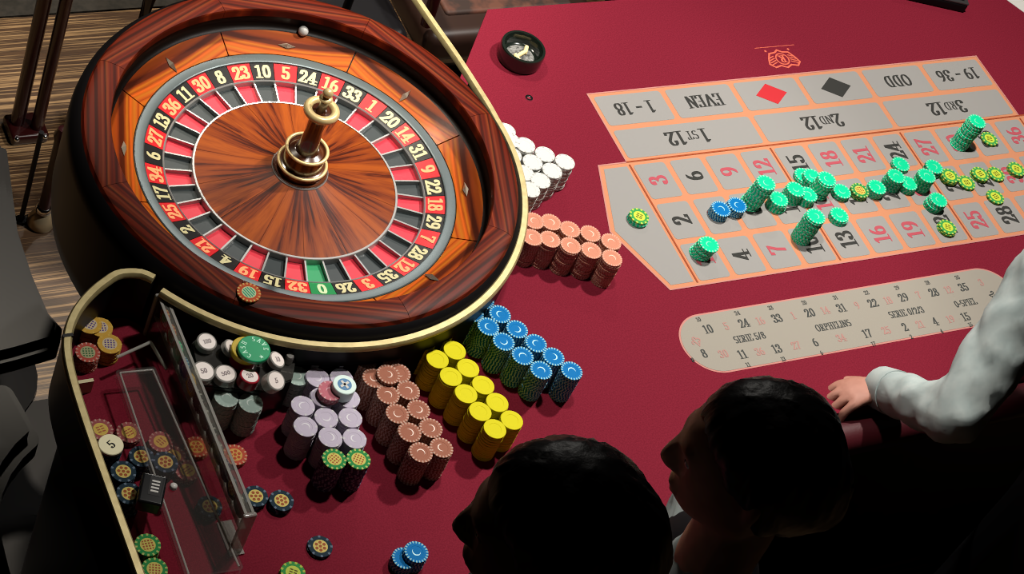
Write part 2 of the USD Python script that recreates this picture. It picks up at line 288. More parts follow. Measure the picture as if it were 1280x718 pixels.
# racetrack oval
oval = LineString([(-.040, -.132), (.636, -.132)]).buffer(.067, 24)
race = obj('racetrack', ext(oval, 0, .0004), PINKP, table, smooth=False, label='pale oval racetrack print for neighbour bets')
obj('racetrack_field', ext(oval.buffer(-.0035), .0004, .0008), SAGEP, race, smooth=False)
tb, tr, ts = [], [], []
def rt_(s, x, y, h, L=tb, tw=.17, rot=0):
    p = at(x, y, .001); L.append(put(text(s, h, tw, .06, .9), p[0], p[1], rot))
up_ = [(885, 411.5), (930, 404), (971, 398), (1012, 391), (1051.5, 385), (1091, 379), (1129, 372), (1167, 365.5), (1204, 359)]
for s, (x, y) in zip('10 24 33 20 31 22 29 28 35'.split(), up_): rt_(s, x, y, .019)
for s, (x, y) in zip('5 16 1 14 9 18 7 12'.split(), [((a[0]+b[0])/2, (a[1]+b[1])/2) for a, b in zip(up_[:-1], up_[1:])]): rt_(s, x, y, .017, tr)
lo_ = [(880, 442), (928, 443), (971, 436), (1019, 428), (1084, 417), (1131, 409), (1169, 402), (1207, 396)]
for s, (x, y) in zip('8 11 13 6 17 2 4 15'.split(), lo_): rt_(s, x, y, .019)
for s, (x, y) in zip('30 36 27 34 25 21 19'.split(), [((a[0]+b[0])/2, (a[1]+b[1])/2) for a, b in zip(lo_[:-1], lo_[1:])]): rt_(s, x, y, .017, tr)
rt_('23', 870, 427, .017, tr, rot=60); rt_('3', 1226, 353, .017, tr); rt_('26', 1242, 369, .016, rot=-50)
for s, x, y in (('SERIE 5/8', 937, 422), ('ORPHELINS', 1041.5, 407), ('SERIE 0/2/3', 1133, 390.5), ('0-SPIEL', 1207, 378.5)): rt_(s, x, y, .0155, tb, .16)
for s, x, y in zip('10 24 33 20 31 22 29 28 35'.split(), (873, 921.5, 963, 1005, 1044, 1083, 1121, 1159, 1196.5), (399.5, 391.5, 385, 378.5, 372, 366, 360, 353.5, 347)): rt_(s, x, y, .0095, ts)
for s, x, y in zip('8 11 13 6 17 2 4 15'.split(), (866, 935, 979, 1027, 1092, 1139, 1177, 1213), (450, 456, 449, 441, 430, 421, 414, 406)): rt_(s, x, y, .0095, ts)
FADED = plain('faded_black_print', (.045, .048, .046), .8, spec=.12)
for g in tb: obj('printed_number', ext(g, .0008, .0012), FADED, race, smooth=False)
for g in tr: obj('printed_number', ext(g, .0008, .0012), PALEREDP, race, smooth=False)
obj('small_numbers', ext(unary_union(ts), .0008, .0012), FADED, race, smooth=False, kind='stuff')
# crest on the far side, printed upside down as seen from the dealers
c0 = at(978, 74, .0); cr = []
sh_ = Polygon([(-.030, .024), (-.042, .012), (-.036, -.004), (-.026, -.020), (-.010, -.022), (0, -.029), (.010, -.022), (.026, -.020), (.036, -.004), (.042, .012), (.030, .024), (.014, .020), (0, .027), (-.014, .020)])
cr += [sh_.difference(sh_.buffer(-.0042)), Point(0, 0).buffer(.017).difference(Point(0, 0).buffer(.0138)), affinity.scale(text('R', .020, .2, .07), 1.1, 1)]
for s in (-1, 1):
    for k in range(4): cr.append(LineString([(s*.019, -.010+k*.006), (s*.034, -.004+k*.006)]).buffer(.0013))
    cr.append(Point(s*.030, -.026).buffer(.0028))
cr += [sbox(-.052, -.0375, .052, -.0360)]
obj('crest', ext(put(unary_union(cr), c0[0], c0[1], 180), 0, .0006), plain('crest_print', (.52, .10, .06), .8, spec=.2), table, smooth=False, label='orange printed crest with a monogram beyond the layout')
p = at(661, 123, 0); g = obj('grommet', sector([(.0035, 0), (.0085, 0), (.0078, .0022), (.0045, .0022)], 0, 360, 20), CHROME, table); v = UsdGeom.Xformable(g); v.AddTranslateOp().Set(Gf.Vec3d(*map(float, p)))
# ---------------------------------------------------------------- the roulette wheel
wheel = thing('roulette', 'large wooden roulette wheel with red and black numbers in a lacquered bowl', 'roulette wheel', (CX, CY, 0))
_rs = random.Random(11); _A, _B, _C = (.034, .0034, .001), (.085, .0085, .0022), (.17, .024, .006); _st = []
for k in range(27): _st.append((k/26, tuple(v*_rs.uniform(.75, 1.25) for v in (_A, _B, _C, _B)[_rs.choice((0, 0, 1, 1, 1, 2, 3))])))
RIMW = wood_bands('rim_veneer', _st, (.311, .386), 150, (1, .02, 0), .12, .46, .0)
_A, _B, _C = (.075, .009, .002), (.24, .036, .004), (.44, .095, .008); _st = []
for k in range(20): _st.append((k/19, tuple(v*_rs.uniform(.8, 1.2) for v in (_A, _B, _C, _C)[_rs.choice((0, 1, 1, 2, 2, 3))])))
APRW = wood_bands('track_veneer', _st, (.267, .333), 110, (1, .05, 0), .14, .42, .05, 3.0)
CONEW = []
for k, s in enumerate((0.0, 4.0, 9.0)):
    nd = {"g": ("texture_coordinate", {}), "s": ("separate_xyz", {}), "at": ("math", {"math_type": "arctan2"}), "c": ("combine_xyz", {"z": s}), "m": ("mapping", {"scale": (5.2, 3.0, 1)}), "n": ("noise_texture", {"scale": 1.0, "detail": 5.0, "roughness": .62, "distortion": .35}),
          "r": ("rgb_ramp", {"ramp": [(.31, (.008, .001, .001)), (.40, (.05, .006, .001)), (.455, (.15, .024, .003)), (.60, (.27, .055, .005)), (.72, (.16, .025, .003))]}), "p": ("principled_bsdf", {"roughness": .45, "specular_ior_level": .12})}
    CONEW.append(mat(f'cone_veneer_{k}', nd, [("g.object", "s.vector"), ("s.y", "at.value1"), ("s.x", "at.value2"), ("at.value", "c.x"), ("s.x", "c.y"), ("c.vector", "m.vector"), ("m.vector", "n.vector"), ("n.fac", "r.fac"), ("r.color", "p.base_color")]))
DARKW = plain('dark_seam_wood', (.012, .004, .002), .5); TURW = mottled('turret_wood', (.035, .008, .003), (.10, .026, .007), 18, .2, .7, (1, 1, .2))
obj('bowl', lathe([(.384, .122), (.393, .117), (.4015, .104), (.405, .085), (.405, -.06), (.400, -.095), (.385, -.125), (.34, -.15), (.25, -.16), (0, -.16)], 96), BLACK, wheel, smooth=40, label='black lacquered outer bowl under the wooden rim')
obj('pedestal', lathe([(0, -.155), (.13, -.155), (.12, -.20), (.12, -.70), (.16, -.76), (.16, FLOORZ+.002), (0, FLOORZ+.002)], 40), BLACK, wheel, smooth=40)
obj('ball_track', lathe([(.3375, .1265), (.342, .121), (.346, .110), (.3465, .098), (.343, .087), (.336, .0815), (.330, .0805)], 96), plain('track_lacquer', (.006, .003, .002), .4, spec=.15), wheel, smooth=60, label='dark ball track under the rim')
obj('wheel_core', lathe([(.334, .078), (.287, .0600), (.2865, .034), (.1, .034), (0, .034)], 72), DARKW, wheel)
rim_m = sector([(.3365, .1275), (.338, .1300), (.352, .1318), (.372, .1310), (.3815, .1275), (.3855, .121), (.385, .112), (.3375, .112)], -22.44, 22.44, 14)
apr_m = sector([(.3325, .0800), (.3320, .0825), (.2885, .0655), (.2885, .060), (.3325, .076)], -22.28, 22.28, 14)
for k in range(8):
    obj('rim_panel', rim_m, RIMW, wheel, rz=28+45*k, smooth=30)
for k in range(8):
    obj('track_panel', apr_m, APRW, wheel, rz=28+45*k, smooth=30)
dfl = trimesh.Trimesh([[.017, 0, .001], [-.017, 0, .001], [0, .0052, .001], [0, -.0052, .001], [0, 0, .0085], [0, 0, 0]], [[0, 2, 4], [2, 1, 4], [1, 3, 4], [3, 0, 4], [2, 0, 5], [1, 2, 5], [3, 1, 5], [0, 3, 5]])
for k in range(8):
    d = dfl.copy()
    if k % 2: d.apply_transform(trimesh.transformations.rotation_matrix(np.pi/2, [0, 0, 1]))
    d.apply_transform(trimesh.transformations.rotation_matrix(-.36, [0, 1, 0])); d.apply_translation([.3055, 0, .0728])
    obj('deflector', d, plain('pewter', (.55, .50, .40), .3, .6) if k == 0 else '/World/Looks/pewter', wheel, rz=28.4+45*k, smooth=False)
obj('rotor_ring', sector([(.2872, .055), (.2872, .0650), (.2855, .0664), (.2715, .0652), (.2690, .0630), (.2690, .055)], 0, 360, 120), STEEL, wheel, smooth=40, label='brushed steel outer ring of the rotor')
SEQ = [0, 32, 15, 19, 4, 21, 2, 25, 17, 34, 6, 27, 13, 36, 11, 30, 8, 23, 10, 5, 24, 16, 33, 1, 20, 14, 31, 9, 22, 18, 29, 7, 28, 12, 35, 3, 26]
TILE = {'r': plain('red_tile', (.60, .012, .018), .3, coat=.3), 'b': plain('black_tile', (.010, .009, .009), .3, coat=.3), 'g': plain('green_tile', (.01, .22, .06), .3, coat=.3)}
PKT = {'r': plain('red_pocket', (.56, .014, .035), .45), 'b': plain('black_pocket', (.016, .024, .026), .45), 'g': plain('green_pocket', (.008, .25, .085), .45)}
NUM = {'r': plain('orange_numeral', (.90, .34, .14), .4), 'b': plain('gold_numeral', (.55, .50, .27), .4), 'g': plain('pale_numeral', (.50, .62, .36), .4)}
st_ = 360/37; hw = st_/2
til_m = sector([(.2688, .0605), (.2352, .0515), (.2352, .047), (.2688, .054)], -hw+.12, hw-.12, 3)
pok_m = sector([(.2325, .0405), (.1845, .0385), (.1845, .036), (.2325, .036)], -hw, hw, 3)
fr_m = bx(.1845, .2325, -.0015, .0015, .038, .0480)
sl = math.atan2(.009, .0336)
for k, n in enumerate(SEQ):
    a = -101.3-st_*k; cl = 'g' if n == 0 else 'r' if n in REDN else 'b'
    t = obj('number_tile', til_m, TILE[cl], wheel, rz=a, smooth=False, label='green zero tile' if n == 0 else None)
    tm = ext(text(str(n), .0255, .21, .10, .98, .05), 0, .0005); R_ = trimesh.transformations.rotation_matrix
    tm.apply_transform(R_(-np.pi/2, [0, 0, 1])); tm.apply_transform(R_(-sl, [0, 1, 0])); tm.apply_translation([.2520, 0, .0562])
    obj('numeral', tm, NUM[cl], t, smooth=False)
for k, n in enumerate(SEQ):
    a = -101.3-st_*k; cl = 'g' if n == 0 else 'r' if n in REDN else 'b'
    obj('pocket', pok_m, PKT[cl], wheel, rz=a, smooth=False, label='green zero pocket' if n == 0 else None)
FRET = plain('fret_metal', (.42, .42, .41), .30, .5)
for k in range(37): obj('fret', fr_m, FRET, wheel, rz=-101.3-st_*(k+.5), smooth=False)
obj('fret_ring', sector([(.2353, .038), (.2353, .0520), (.2340, .0530), (.2322, .0510), (.2322, .038)], 0, 360, 111), FRET, wheel, smooth=40)
obj('inner_ring', sector([(.1848, .037), (.1845, .0495), (.1832, .0510), (.1800, .0510), (.1800, .037)], 0, 360, 111), FRET, wheel, smooth=40)
hc = 360/14/2
con_m = sector([(.180, .050), (.150, .0555), (.11, .0615), (.075, .068), (.046, .0765), (.046, .06), (.180, .040)], -hc+.10, hc-.10, 5)
for k in range(14): obj('cone_panel', con_m, CONEW[k % 3], wheel, rz=9+k*2*hc, smooth=25)
tu = obj('turret', lathe([(.049, .073), (.0495, .078), (.047, .0805), (.0425, .081), (.0420, .093), (.0405, .094), (.0365, .095), (.0355, .110), (.0365, .126), (.0355, .1275), (.030, .124), (.022, .127), (.017, .145), (.0145, .175), (.016, .20), (.021, .215), (.0255, .223), (.022, .2255), (.010, .2235), (.0075, .232), (.0070, .25), (0, .252)], 48), TURW, wheel, smooth=35, label='tiered wooden turret of the wheel head')
def torus(R, r, z, n=48, k=12): return sector([(R+r*math.cos(a), z+r*math.sin(a)) for a in np.linspace(0, 2*np.pi, k+1)[:-1]], 0, 360, n)
obj('turret_base', sector([(.044, .072), (.0505, .072), (.0505, .077), (.048, .0795), (.044, .0795)], 0, 360, 48), FRET, tu, smooth=40)
obj('gold_band', torus(.0425, .0030, .0935), GOLD, tu, smooth=60); obj('gold_band', torus(.0362, .0031, .1268), GOLD, tu, smooth=60)
obj('gold_cup', torus(.0240, .0076, .2235), GOLD, tu, smooth=60)
obj('gold_finial', cat_([lathe([(0, .2485), (.0085, .2485), (.0118, .2515), (.0118, .2535), (.0085, .2565), (0, .2575)], 24), lathe([(.0092*math.sin(a), .2655-.0092*math.cos(a)) for a in np.linspace(0.0, np.pi, 13)], 24)]), GOLD, tu, smooth=60)
ball = obj('roulette_ball', trimesh.creation.icosphere(3, .0095), WHITE, smooth=True); tag(ball, 'small white roulette ball in the ball track at the top of the wheel', 'ball')
a = math.radians(68.4); UsdGeom.Xformable(ball).AddTranslateOp().Set(Gf.Vec3d(CX+.3335*math.cos(a), CY+.3335*math.sin(a), .0906))
# ---------------------------------------------------------------- chips
CR, CH = .0195, .0033
_ps = [(0, 0), (CR-.0005, 0), (CR, .0005), (CR, CH-.0005), (CR-.0005, CH), (.0112, CH), (.0108, CH-.0003), (0, CH-.0003)]
def spots_mesh(n, wd, r0=.0158, full=True):
    out = []
    for k in range(n):
        a = 360/n*k; z0, z1 = (-.00002, CH+.00004) if full else (CH-.001, CH+.00004)
        out.append(sector([(r0, z0), (CR+.00012, z0), (CR+.00012, z1), (r0, z1)], a-wd/2, a+wd/2, 1))
    return cat_(out)
BODY = lathe(_ps, 30); BODYF = lathe([(0, 0), (CR-.0005, 0), (CR, .0005), (CR, CH-.0005), (CR-.0005, CH), (0, CH)], 30)
INLAY = lathe([(.0118, CH-.0002), (.0118, CH+.00012), (0, CH+.00012)], 24)
def grid_print(nx, ny, w, h, px, py): return unary_union([sbox(-w/2, -h/2, w/2, h/2) if 0 else sbox((i-(nx-1)/2)*px-w/2, (j-(ny-1)/2)*py-h/2, (i-(nx-1)/2)*px+w/2, (j-(ny-1)/2)*py+h/2) for i in range(nx) for j in range(ny)]).intersection(Point(0, 0).buffer(.0102))
def flower_print(r, d): return unary_union([Point(d*math.cos(a), d*math.sin(a)).buffer(r, 6) for a in np.linspace(0, 2*np.pi, 7)[:-1]]+[Point(0, 0).buffer(r, 6)])
def inlay(name, ground, ink, shape): return (name, ground, ink, shape)
BARS, GRID, FLOW, LINES = grid_print(3, 2, .0022, .0052, .0046, .0068), grid_print(4, 4, .0026, .0026, .0046, .0046), flower_print(.0026, .0070), grid_print(5, 1, .0020, .0200, .0040, .01)
KIND = {  # base, spots colour (or None), number of spots, spot width, inlay material
 'yellow': ((.82, .74, .012), None, 0, 0, None), 'blue': ((.001, .20, .56), (.40, .74, .80), 22, 7, None), 'salmon': ((.74, .30, .195), (.86, .48, .36), 24, 6, None),
 'white': ((.84, .83, .78), (.55, .55, .52), 8, 10, None), 'brown': ((.40, .15, .095), (.66, .42, .33), 20, 7.5, None), 'lavender': ((.66, .59, .73), (.74, .72, .76), 6, 12, None),
 'mint': ((.46, .60, .54), (.58, .68, .62), 16, 8, None), 'green': ((.005, .80, .38), (.36, .84, .58), 16, 9, None), 'pink': ((.66, .20, .25), (.8, .5, .5), 12, 8, None), 'purple': ((.10, .05, .14), (.4, .35, .45), 12, 8, None),
 'lime': ((.06, .40, .09), (.62, .74, .12), 12, 13, inlay('lime', (.70, .82, .07), (.16, .12, .012), BARS)),
 'fancy_green': ((.03, .32, .08), (.58, .68, .2), 14, 10, inlay('fancy_green', (.76, .66, .12), (.46, .10, .02), GRID)),
 'navy': ((.016, .040, .062), (.16, .22, .30), 8, 12, inlay('navy', (.78, .60, .14), (.42, .10, .02), FLOW)),
 'orange': ((.58, .095, .055), (.72, .40, .24), 16, 8, inlay('orange', (.74, .40, .08), (.55, .08, .02), FLOW)),
 'rose': ((.42, .11, .11), (.62, .36, .30), 16, 8, inlay('rose', (.82, .56, .10), (.52, .16, .06), BARS)),
 'coral': ((.56, .10, .07), (.74, .42, .34), 16, 8, inlay('coral', (.50, .50, .26), (.05, .17, .06), GRID)),
 'amber': ((.78, .46, .075), (.84, .56, .12), 8, 9, inlay('amber', (.80, .66, .42), (.10, .05, .30), GRID)),
 'ruby': ((.62, .11, .04), (.80, .50, .16), 18, 8, inlay('ruby', (.66, .78, .42), (.01, .42, .28), LINES)),
 'black': ((.012, .012, .014), (.6, .6, .58), 12, 8, None), 'silver': ((.30, .29, .27), (.6, .6, .58), 8, 10, None)}
CM = {}
def chip_mats(k):
    if k not in CM:
        b, s, n, w, i = KIND[k]
        CM[k] = (plain(f'{k}_chip', kc(b), .6, spec=.06), plain(f'{k}_chip_spots', kc(s), .6, spec=.06) if s else None)
    return CM[k]
SPM = {}
MOON = ext(Point(0, 0).buffer(.0068).difference(Point(.0017, 0).buffer(.0064)), CH-.0003, CH-.0001); MOONK = {'blue': (.45, .90, .98), 'salmon': (.95, .66, .50), 'brown': (.86, .60, .48), 'lavender': (.86, .84, .90), 'mint': (.78, .88, .82), 'green': (.30, .92, .62), 'pink': (.85, .45, .50)}
PROTO = {}; COUNT = {}
def chip(k, loc, label, group, rot=None, tilt=None):
    COUNT[k] = COUNT.get(k, 0)+1
    rot = rnd.uniform(0, 360) if rot is None else rot
    if k not in PROTO:
        b, s, n, w, i = KIND[k]; bm, sm = chip_mats(k)
        nm = 'patterned_green_chip' if k == 'fancy_green' else k+'_chip'
        t = stage.CreateClassPrim('/World/chip_kind_'+k); t.SetTypeName('Xform')
        chip_parts(k, t, b, s, n, w, i, bm, sm); PROTO[k] = (t, nm)
    t, nm = PROTO[k]
    return copy_of(t, loc, rot, label, group, tilt, nm)
def chip_parts(k, t, b, s, n, w, i, bm, sm):
    obj('body', BODYF if i else BODY, bm, t, smooth=28)
    if s:
        SPM[k] = spots_mesh(n, w); obj('edge_spots', SPM[k], sm, t, smooth=False, label='pale edge spots')
    if i:
        il = obj('inlay', INLAY, plain(f'{k}_inlay', kc(i[1]), .5, spec=.15), t, smooth=False, label='patterned centre')
        obj('printed_pattern', ext(i[3], CH+.0001, CH+.0003), plain(f'{k}_inlay_print', kc(i[2]), .6, spec=.15), il, smooth=False)
    if k in MOONK: obj('crescent_mark', MOON, plain(f'{k}_chip_crescent', kc(MOONK[k]), .4), t, smooth=False, label='pale printed crescent')
STUFF = {}
_sb = lathe([(0, 0), (CR-.0005, 0), (CR, .0005), (CR, CH-.0005), (CR-.0005, CH), (0, CH)], 24)
def stack(k, x, y, n, where, z0=0., top=None, single=True, group=None, lean=(0, 0), jit=.0005, toplabel=None, topkind=None):
    """n chips on one another at (x, y); single: each one an object, else all but the top one join the block's stuff object"""
    cn = KN.get(k, k)
    for i in range(n):
        f = i/max(n-1, 1); px, py, pz = x+lean[0]*(f-1)+rnd.uniform(-jit, jit), y+lean[1]*(f-1)+rnd.uniform(-jit, jit), z0+i*CH
        if i == n-1: chip(topkind or k, (px, py, pz), toplabel or f'{KN.get(topkind, cn)} chip topping {where}', 'top chips of stacks' if n > 15 else None)
        elif single: chip(k, (px, py, pz), f'{cn} chip, {NTH[n-1-i]} from top, {where}', f'{cn} chips of {where}')
        else: STUFF.setdefault(group, (k, []))[1].append((px, py, pz, rnd.uniform(0, 360)))
KN = {'fancy_green': 'green patterned', 'lime': 'lime patterned', 'navy': 'navy patterned', 'orange': 'orange patterned', 'rose': 'dusky rose patterned', 'coral': 'coral patterned', 'amber': 'amber patterned', 'ruby': 'orange red patterned', 'blue': 'blue', 'green': 'bright green'}
NTH = 'zero second third fourth fifth sixth seventh eighth ninth tenth eleventh twelfth thirteenth fourteenth fifteenth sixteenth seventeenth eighteenth nineteenth twentieth twenty-first twenty-second'.split()
def P(px, py, n, z0=0.): q = at(px, py, z0+n*CH); return q[0], q[1]
ORD = 'first second third fourth fifth sixth seventh'.split()
def block(k, rows, n, name, single_rows=(), lean=None):
    """a block of tall stacks; rows: list of rows counted from the wheel rail outwards, each a list of picture positions of the stack tops"""
    for i, row in enumerate(rows):
        for j, (px, py) in enumerate(row):
            side = ('left', 'right')[j] if len(row) == 2 else ('left', 'middle', 'right')[j] if len(row) == 3 else 'lone'
            x, y = P(px, py, n)
            stack(k, x, y, n, f'{side} stack, {ORD[i]} row from the rail, {name}', single=(i in single_rows and (len(row) < 3 or True)), group=f'{KN.get(k, k)} chips under the tops of {name}', jit=.0006)
N20 = 20
block('yellow', [[(531, 427), (552.5, 416)]]+[[a, b] for a, b in zip([(547, 448.9), (563.9, 471.1), (582.7, 492.1), (600.2, 514.5), (618.7, 536.4)], [(568.7, 437.8), (585.5, 460.2), (604, 481.5), (621.9, 503.2), (640.1, 525.1)])], N20, 'the yellow block', (5,))
block('blue', [[(591, 391), (604.5, 375)]]+[[a, b] for a, b in zip([(610.7, 408.2), (630.2, 427.4), (653.8, 444.9), (676.5, 462.5)], [(625.4, 392.9), (646.5, 411.4), (669.7, 428.9), (692, 446.2)])]+[[(714.7, 463.6)]], N20, 'the blue block', (4, 5))
block('salmon', [[(642.5, 288), (645, 269)], [(665.7, 296.4), (667, 275.7)]]+[[a, b] for a, b in zip([(687.7, 298.9), (713.4, 307.1), (739, 312.7), (765.4, 322.7)], [(688.9, 277.6), (712.7, 286.4), (738.4, 292), (764.1, 302)])], 19, 'the salmon block', (5, 4))
block('white', [[(631, 199), (629, 184), (632, 163)], [(641.5, 215), (640, 193), (638, 175)]], 19, 'the inner white block')
for i, (px, py, s) in enumerate([(662.6, 236.5, 'nearest the salmon chips'), (655, 216, 'touching the rail'), (675.8, 225.2, 'left of the loose end'), (666.4, 202.6, 'in the middle'), (690.8, 213.3, 'second from the right'), (657, 181.3, 'farthest from the viewer'), (681.2, 192.6, 'behind the rightmost one'), (705.9, 202, 'farthest right')]):
    x, y = P(px, py, 19); stack('white', x, y, 19, f'white stack {s}', single=(i in (7,)), group='white chips under the tops of the white block', jit=.0007)
block('brown', [[(457, 449), (487, 444)]]+[[a, b] for a, b in zip([(467.6, 472.5), (485, 493.3), (497, 517.7), (512, 540.7), (525.9, 565.8)], [(499, 466.5), (510.8, 488.3), (523.4, 512.1), (538.4, 535), (552.2, 560.1)])], N20, 'the brown block', (5,))
x, y = P(485.8, 468.0, N20+2); stack('brown', x, y, 2, 'extra pair bridging two brown stacks by the rail', z0=N20*CH+.0002)
block('lavender', [[(393, 446), (424, 446)], [(397, 472), (427.1, 472.5)], [(402.7, 496.4), (435, 497.7)], [(407.7, 522.1), (437.8, 522.1)], [(413.4, 546.9), (443.4, 548.2)]], N20, 'the lavender block', (4,))
for px, py, s in ((378.9, 507.1, 'farther'), (381.9, 533.6, 'nearer')):
    x, y = P(px, py, N20); stack('lavender', x, y, N20, f'{s} of two lavender stacks added left', single=False, group='lavender chips under the tops of the lavender block')
for px, py, s in ((417.7, 573.9, 'left'), (448.5, 573.9, 'right')):
    x, y = P(px, py, N20); stack('purple', x, y, N20, f'{s} dark stack ending the lavender block', single=False, group='dark chips under the two green patterned tops', topkind='fancy_green')
for px, py, s in ((283.3, 496.4, 'left'), (314, 503.9, 'right')):
    x, y = P(px, py, N20); stack('mint', x, y, N20, f'{s} mint stack before the marker buttons', single=(s == 'right'), group='mint chips under the tops of the mint stacks')
for px, py in ((265, 413), (290, 422), (345, 437), (368, 441)):
    x, y = P(px, py, N20); stack('brown', x, y, N20, f'shaded stack under the rail {["left of", "behind", "right of", "far right of"][[265, 290, 345, 368].index(px)]} the green button', single=False, group='chips of the shaded stacks under the rail')
x, y = P(372, 470, 18); stack('mint', x, y, 18, 'mint stack half hidden by the marker rack', single=False, group='mint chips under the tops of the mint stacks')
# chips on the lavender tops: a pink pile and a marker with a cross
zt = N20*CH+.0003
x, y = P(413, 488.5, 4, zt); stack('pink', x, y, 4, 'small pink pile lying on lavender stacks', z0=zt, jit=.0003)
q = at(430.9, 480.8, zt+.024)
xm = thing('cross_marker', 'round white marker with a white cross on a blue disc beside the pink pile', 'marker', (q[0], q[1], zt), 20)
obj('body', lathe([(0, 0), (CR-.001, 0), (CR, .001), (CR, .023), (CR-.001, .024), (0, .024)], 32), plain('pale_mint_plastic', (.52, .66, .62), .4), xm)
d_ = obj('blue_disc', lathe([(.0118, .023), (.0118, .0242), (0, .0242)], 28), plain('marker_blue', (.006, .12, .28), .4), xm, smooth=False)
cx_ = cat_([bx(-.0085, .0085, -.0021, .0021, .0242, .0246), bx(-.0021, .0021, -.0085, .0085, .0242, .0246)]); obj('cross', cx_, WHITE, xm, smooth=False)
# loose stacks standing on the layout
GS = [(886.5, 305, 10, 'slumped green stack in the corner box nearest the zero', (.006, -.003)), (958.5, 228.8, 19, 'tall green stack beside the blue pair', (.012, 0)), (974.5, 249, 7, 'short green stack right of the blue pair', (0, 0)), (995, 236.4, 9, 'green stack just left of the first dozen line', (0, 0)),
      (1010, 242.7, 6, 'lower green stack touching the first dozen line', (0, 0)), (1005, 219.5, 3, 'lowest green pile under the black fifteen', (0, 0)), (1016, 220, 6, 'green stack at the back of the central cluster', (0, 0)), (1034, 224, 14, 'tallest green stack of the central cluster', (.004, 0)), (1052.8, 238.5, 4, 'green stack ending the central cluster on the right', (0, 0)),
      (1096.7, 233.3, 6, 'green stack right of the patterned green one', (0, 0)), (1126.4, 205, 3, 'flat green pile covering the black twenty four', (0, 0)), (1120.5, 219.5, 10, 'thick green stack just below the flat pile', (0, 0)), (1136.4, 229, 5, 'short green stack beside the thick one', (0, 0)), (1168.4, 208.2, 5, 'rear green stack right over the second dozen line', (0, 0)), (1159, 219, 11, 'green stack left before the second dozen line', (0, 0)),
      (1173, 249.8, 7, 'green stack over the black twenty two', (.004, -.001)), (1020, 270.5, 20, 'tall green stack standing alone over the black ten', (.004, 0)), (1050, 269, 4, 'low green stack alone over the black thirteen', (0, 0)), (1221.4, 151.5, 21, 'leaning tall green stack at the upper right', (.011, .003))]
for px, py, n, w, ln_ in GS:
    x, y = P(px, py, n); stack('green', x, y, n, w, lean=ln_, jit=.0011)
LS = [(1075.4, 237.6, 4, 'fancy_green', 'stack wedged between two green ones'), (1187.8, 219.5, 4, 'lime', 'leftmost stack of the lime row'), (1209, 228, 2, 'lime', 'low second pile of the lime row'), (1225.5, 217.4, 3, 'lime', 'third pile of the lime row'), (1246, 217.4, 2, 'lime', 'fourth pile of the lime row'),
      (1271, 211, 3, 'lime', 'pile of the lime row cut by the picture edge'), (1244.6, 245.5, 2, 'lime', 'lime pile over the black twenty eight'), (1184.5, 284, 3, 'lime', 'lime pile on the black twenty two'), (1237.4, 173.3, 2, 'lime', 'lime pile beside the leaning tall green stack')]
for px, py, n, k, w in LS:
    x, y = P(px, py, n); stack(k, x, y, n, w, jit=.0012)
x, y = P(799.3, 270.3, 4); stack('green', x, y, 4, 'short stack in the zero box', topkind='lime', jit=.0015)
for px, py, w in ((901.4, 260.8, 'left'), (921.5, 256, 'right')):
    x, y = P(px, py, 6); stack('blue', x, y, 6, f'{w} of two blue stacks on number 5', jit=.0008)
# loose chips on the felt
for px, py, n, k, w in ((520.6, 690.6, 9, 'blue', 'lone blue stack at the near picture edge'), (505.5, 698, 6, 'blue', 'lower blue stack touching the lone near one'), (400.2, 683.2, 2, 'navy', 'lone navy pair on the near felt'), (351.7, 625.7, 4, 'navy', 'navy stack farther right of the clear display'), (319.7, 620, 4, 'navy', 'navy stack just right of the clear display'),
                        (262, 633.3, 4, 'navy', 'navy stack left of the clear display foot'), (366, 716, 4, 'lime', 'green pile cut by the near picture edge'), (294, 569, 3, 'orange', 'orange pile right of the clear display'), (246, 559, 3, 'orange', 'orange pile left of the clear display'),
                        (110, 440.8, 9, 'coral', 'coral stack in rounded corner by rail'), (137, 430, 10, 'amber', 'amber stack in the rounded corner'), (112, 405, 9, 'amber', 'left shaded amber stack in rounded corner'), (126, 409, 8, 'amber', 'right shaded amber stack in rounded corner'),
                        (126, 537, 5, 'rose', 'rose stack by the side rail'), (161.5, 541, 4, 'rose', 'rose stack under the clear trough left edge'), (201.6, 552, 5, 'rose', 'rose stack in the middle of the clear trough'), (207, 577.7, 8, 'navy', 'navy stack beside the black card box'), (217, 570, 4, 'rose', 'rose pile between navy stack and trough edge'), (234, 588, 4, 'rose', 'rose pile right in the clear trough'),
                        (154, 590, 12, 'navy', 'tall navy stack by the side rail, farther one'), (162, 617, 12, 'navy', 'tall navy stack by the side rail, nearer one'), (177, 571, 9, 'navy', 'navy stack behind the black card box'), (185, 681, 12, 'fancy_green', 'dim green stack by the side rail, farther one'), (193.5, 712, 12, 'fancy_green', 'dim green stack by the side rail, nearer one')):
    x, y = P(px, py, n); stack(k, x, y, n, w, jit=.0006, lean=(0, 0))
ang = math.atan2(at(309, 371, .132)[1]-CY, at(309, 371, .132)[0]-CX); chip('ruby', (CX+.3620*math.cos(ang), CY+.3620*math.sin(ang), .1319), 'orange red patterned chip lying alone on the wooden wheel rim', None, 20)
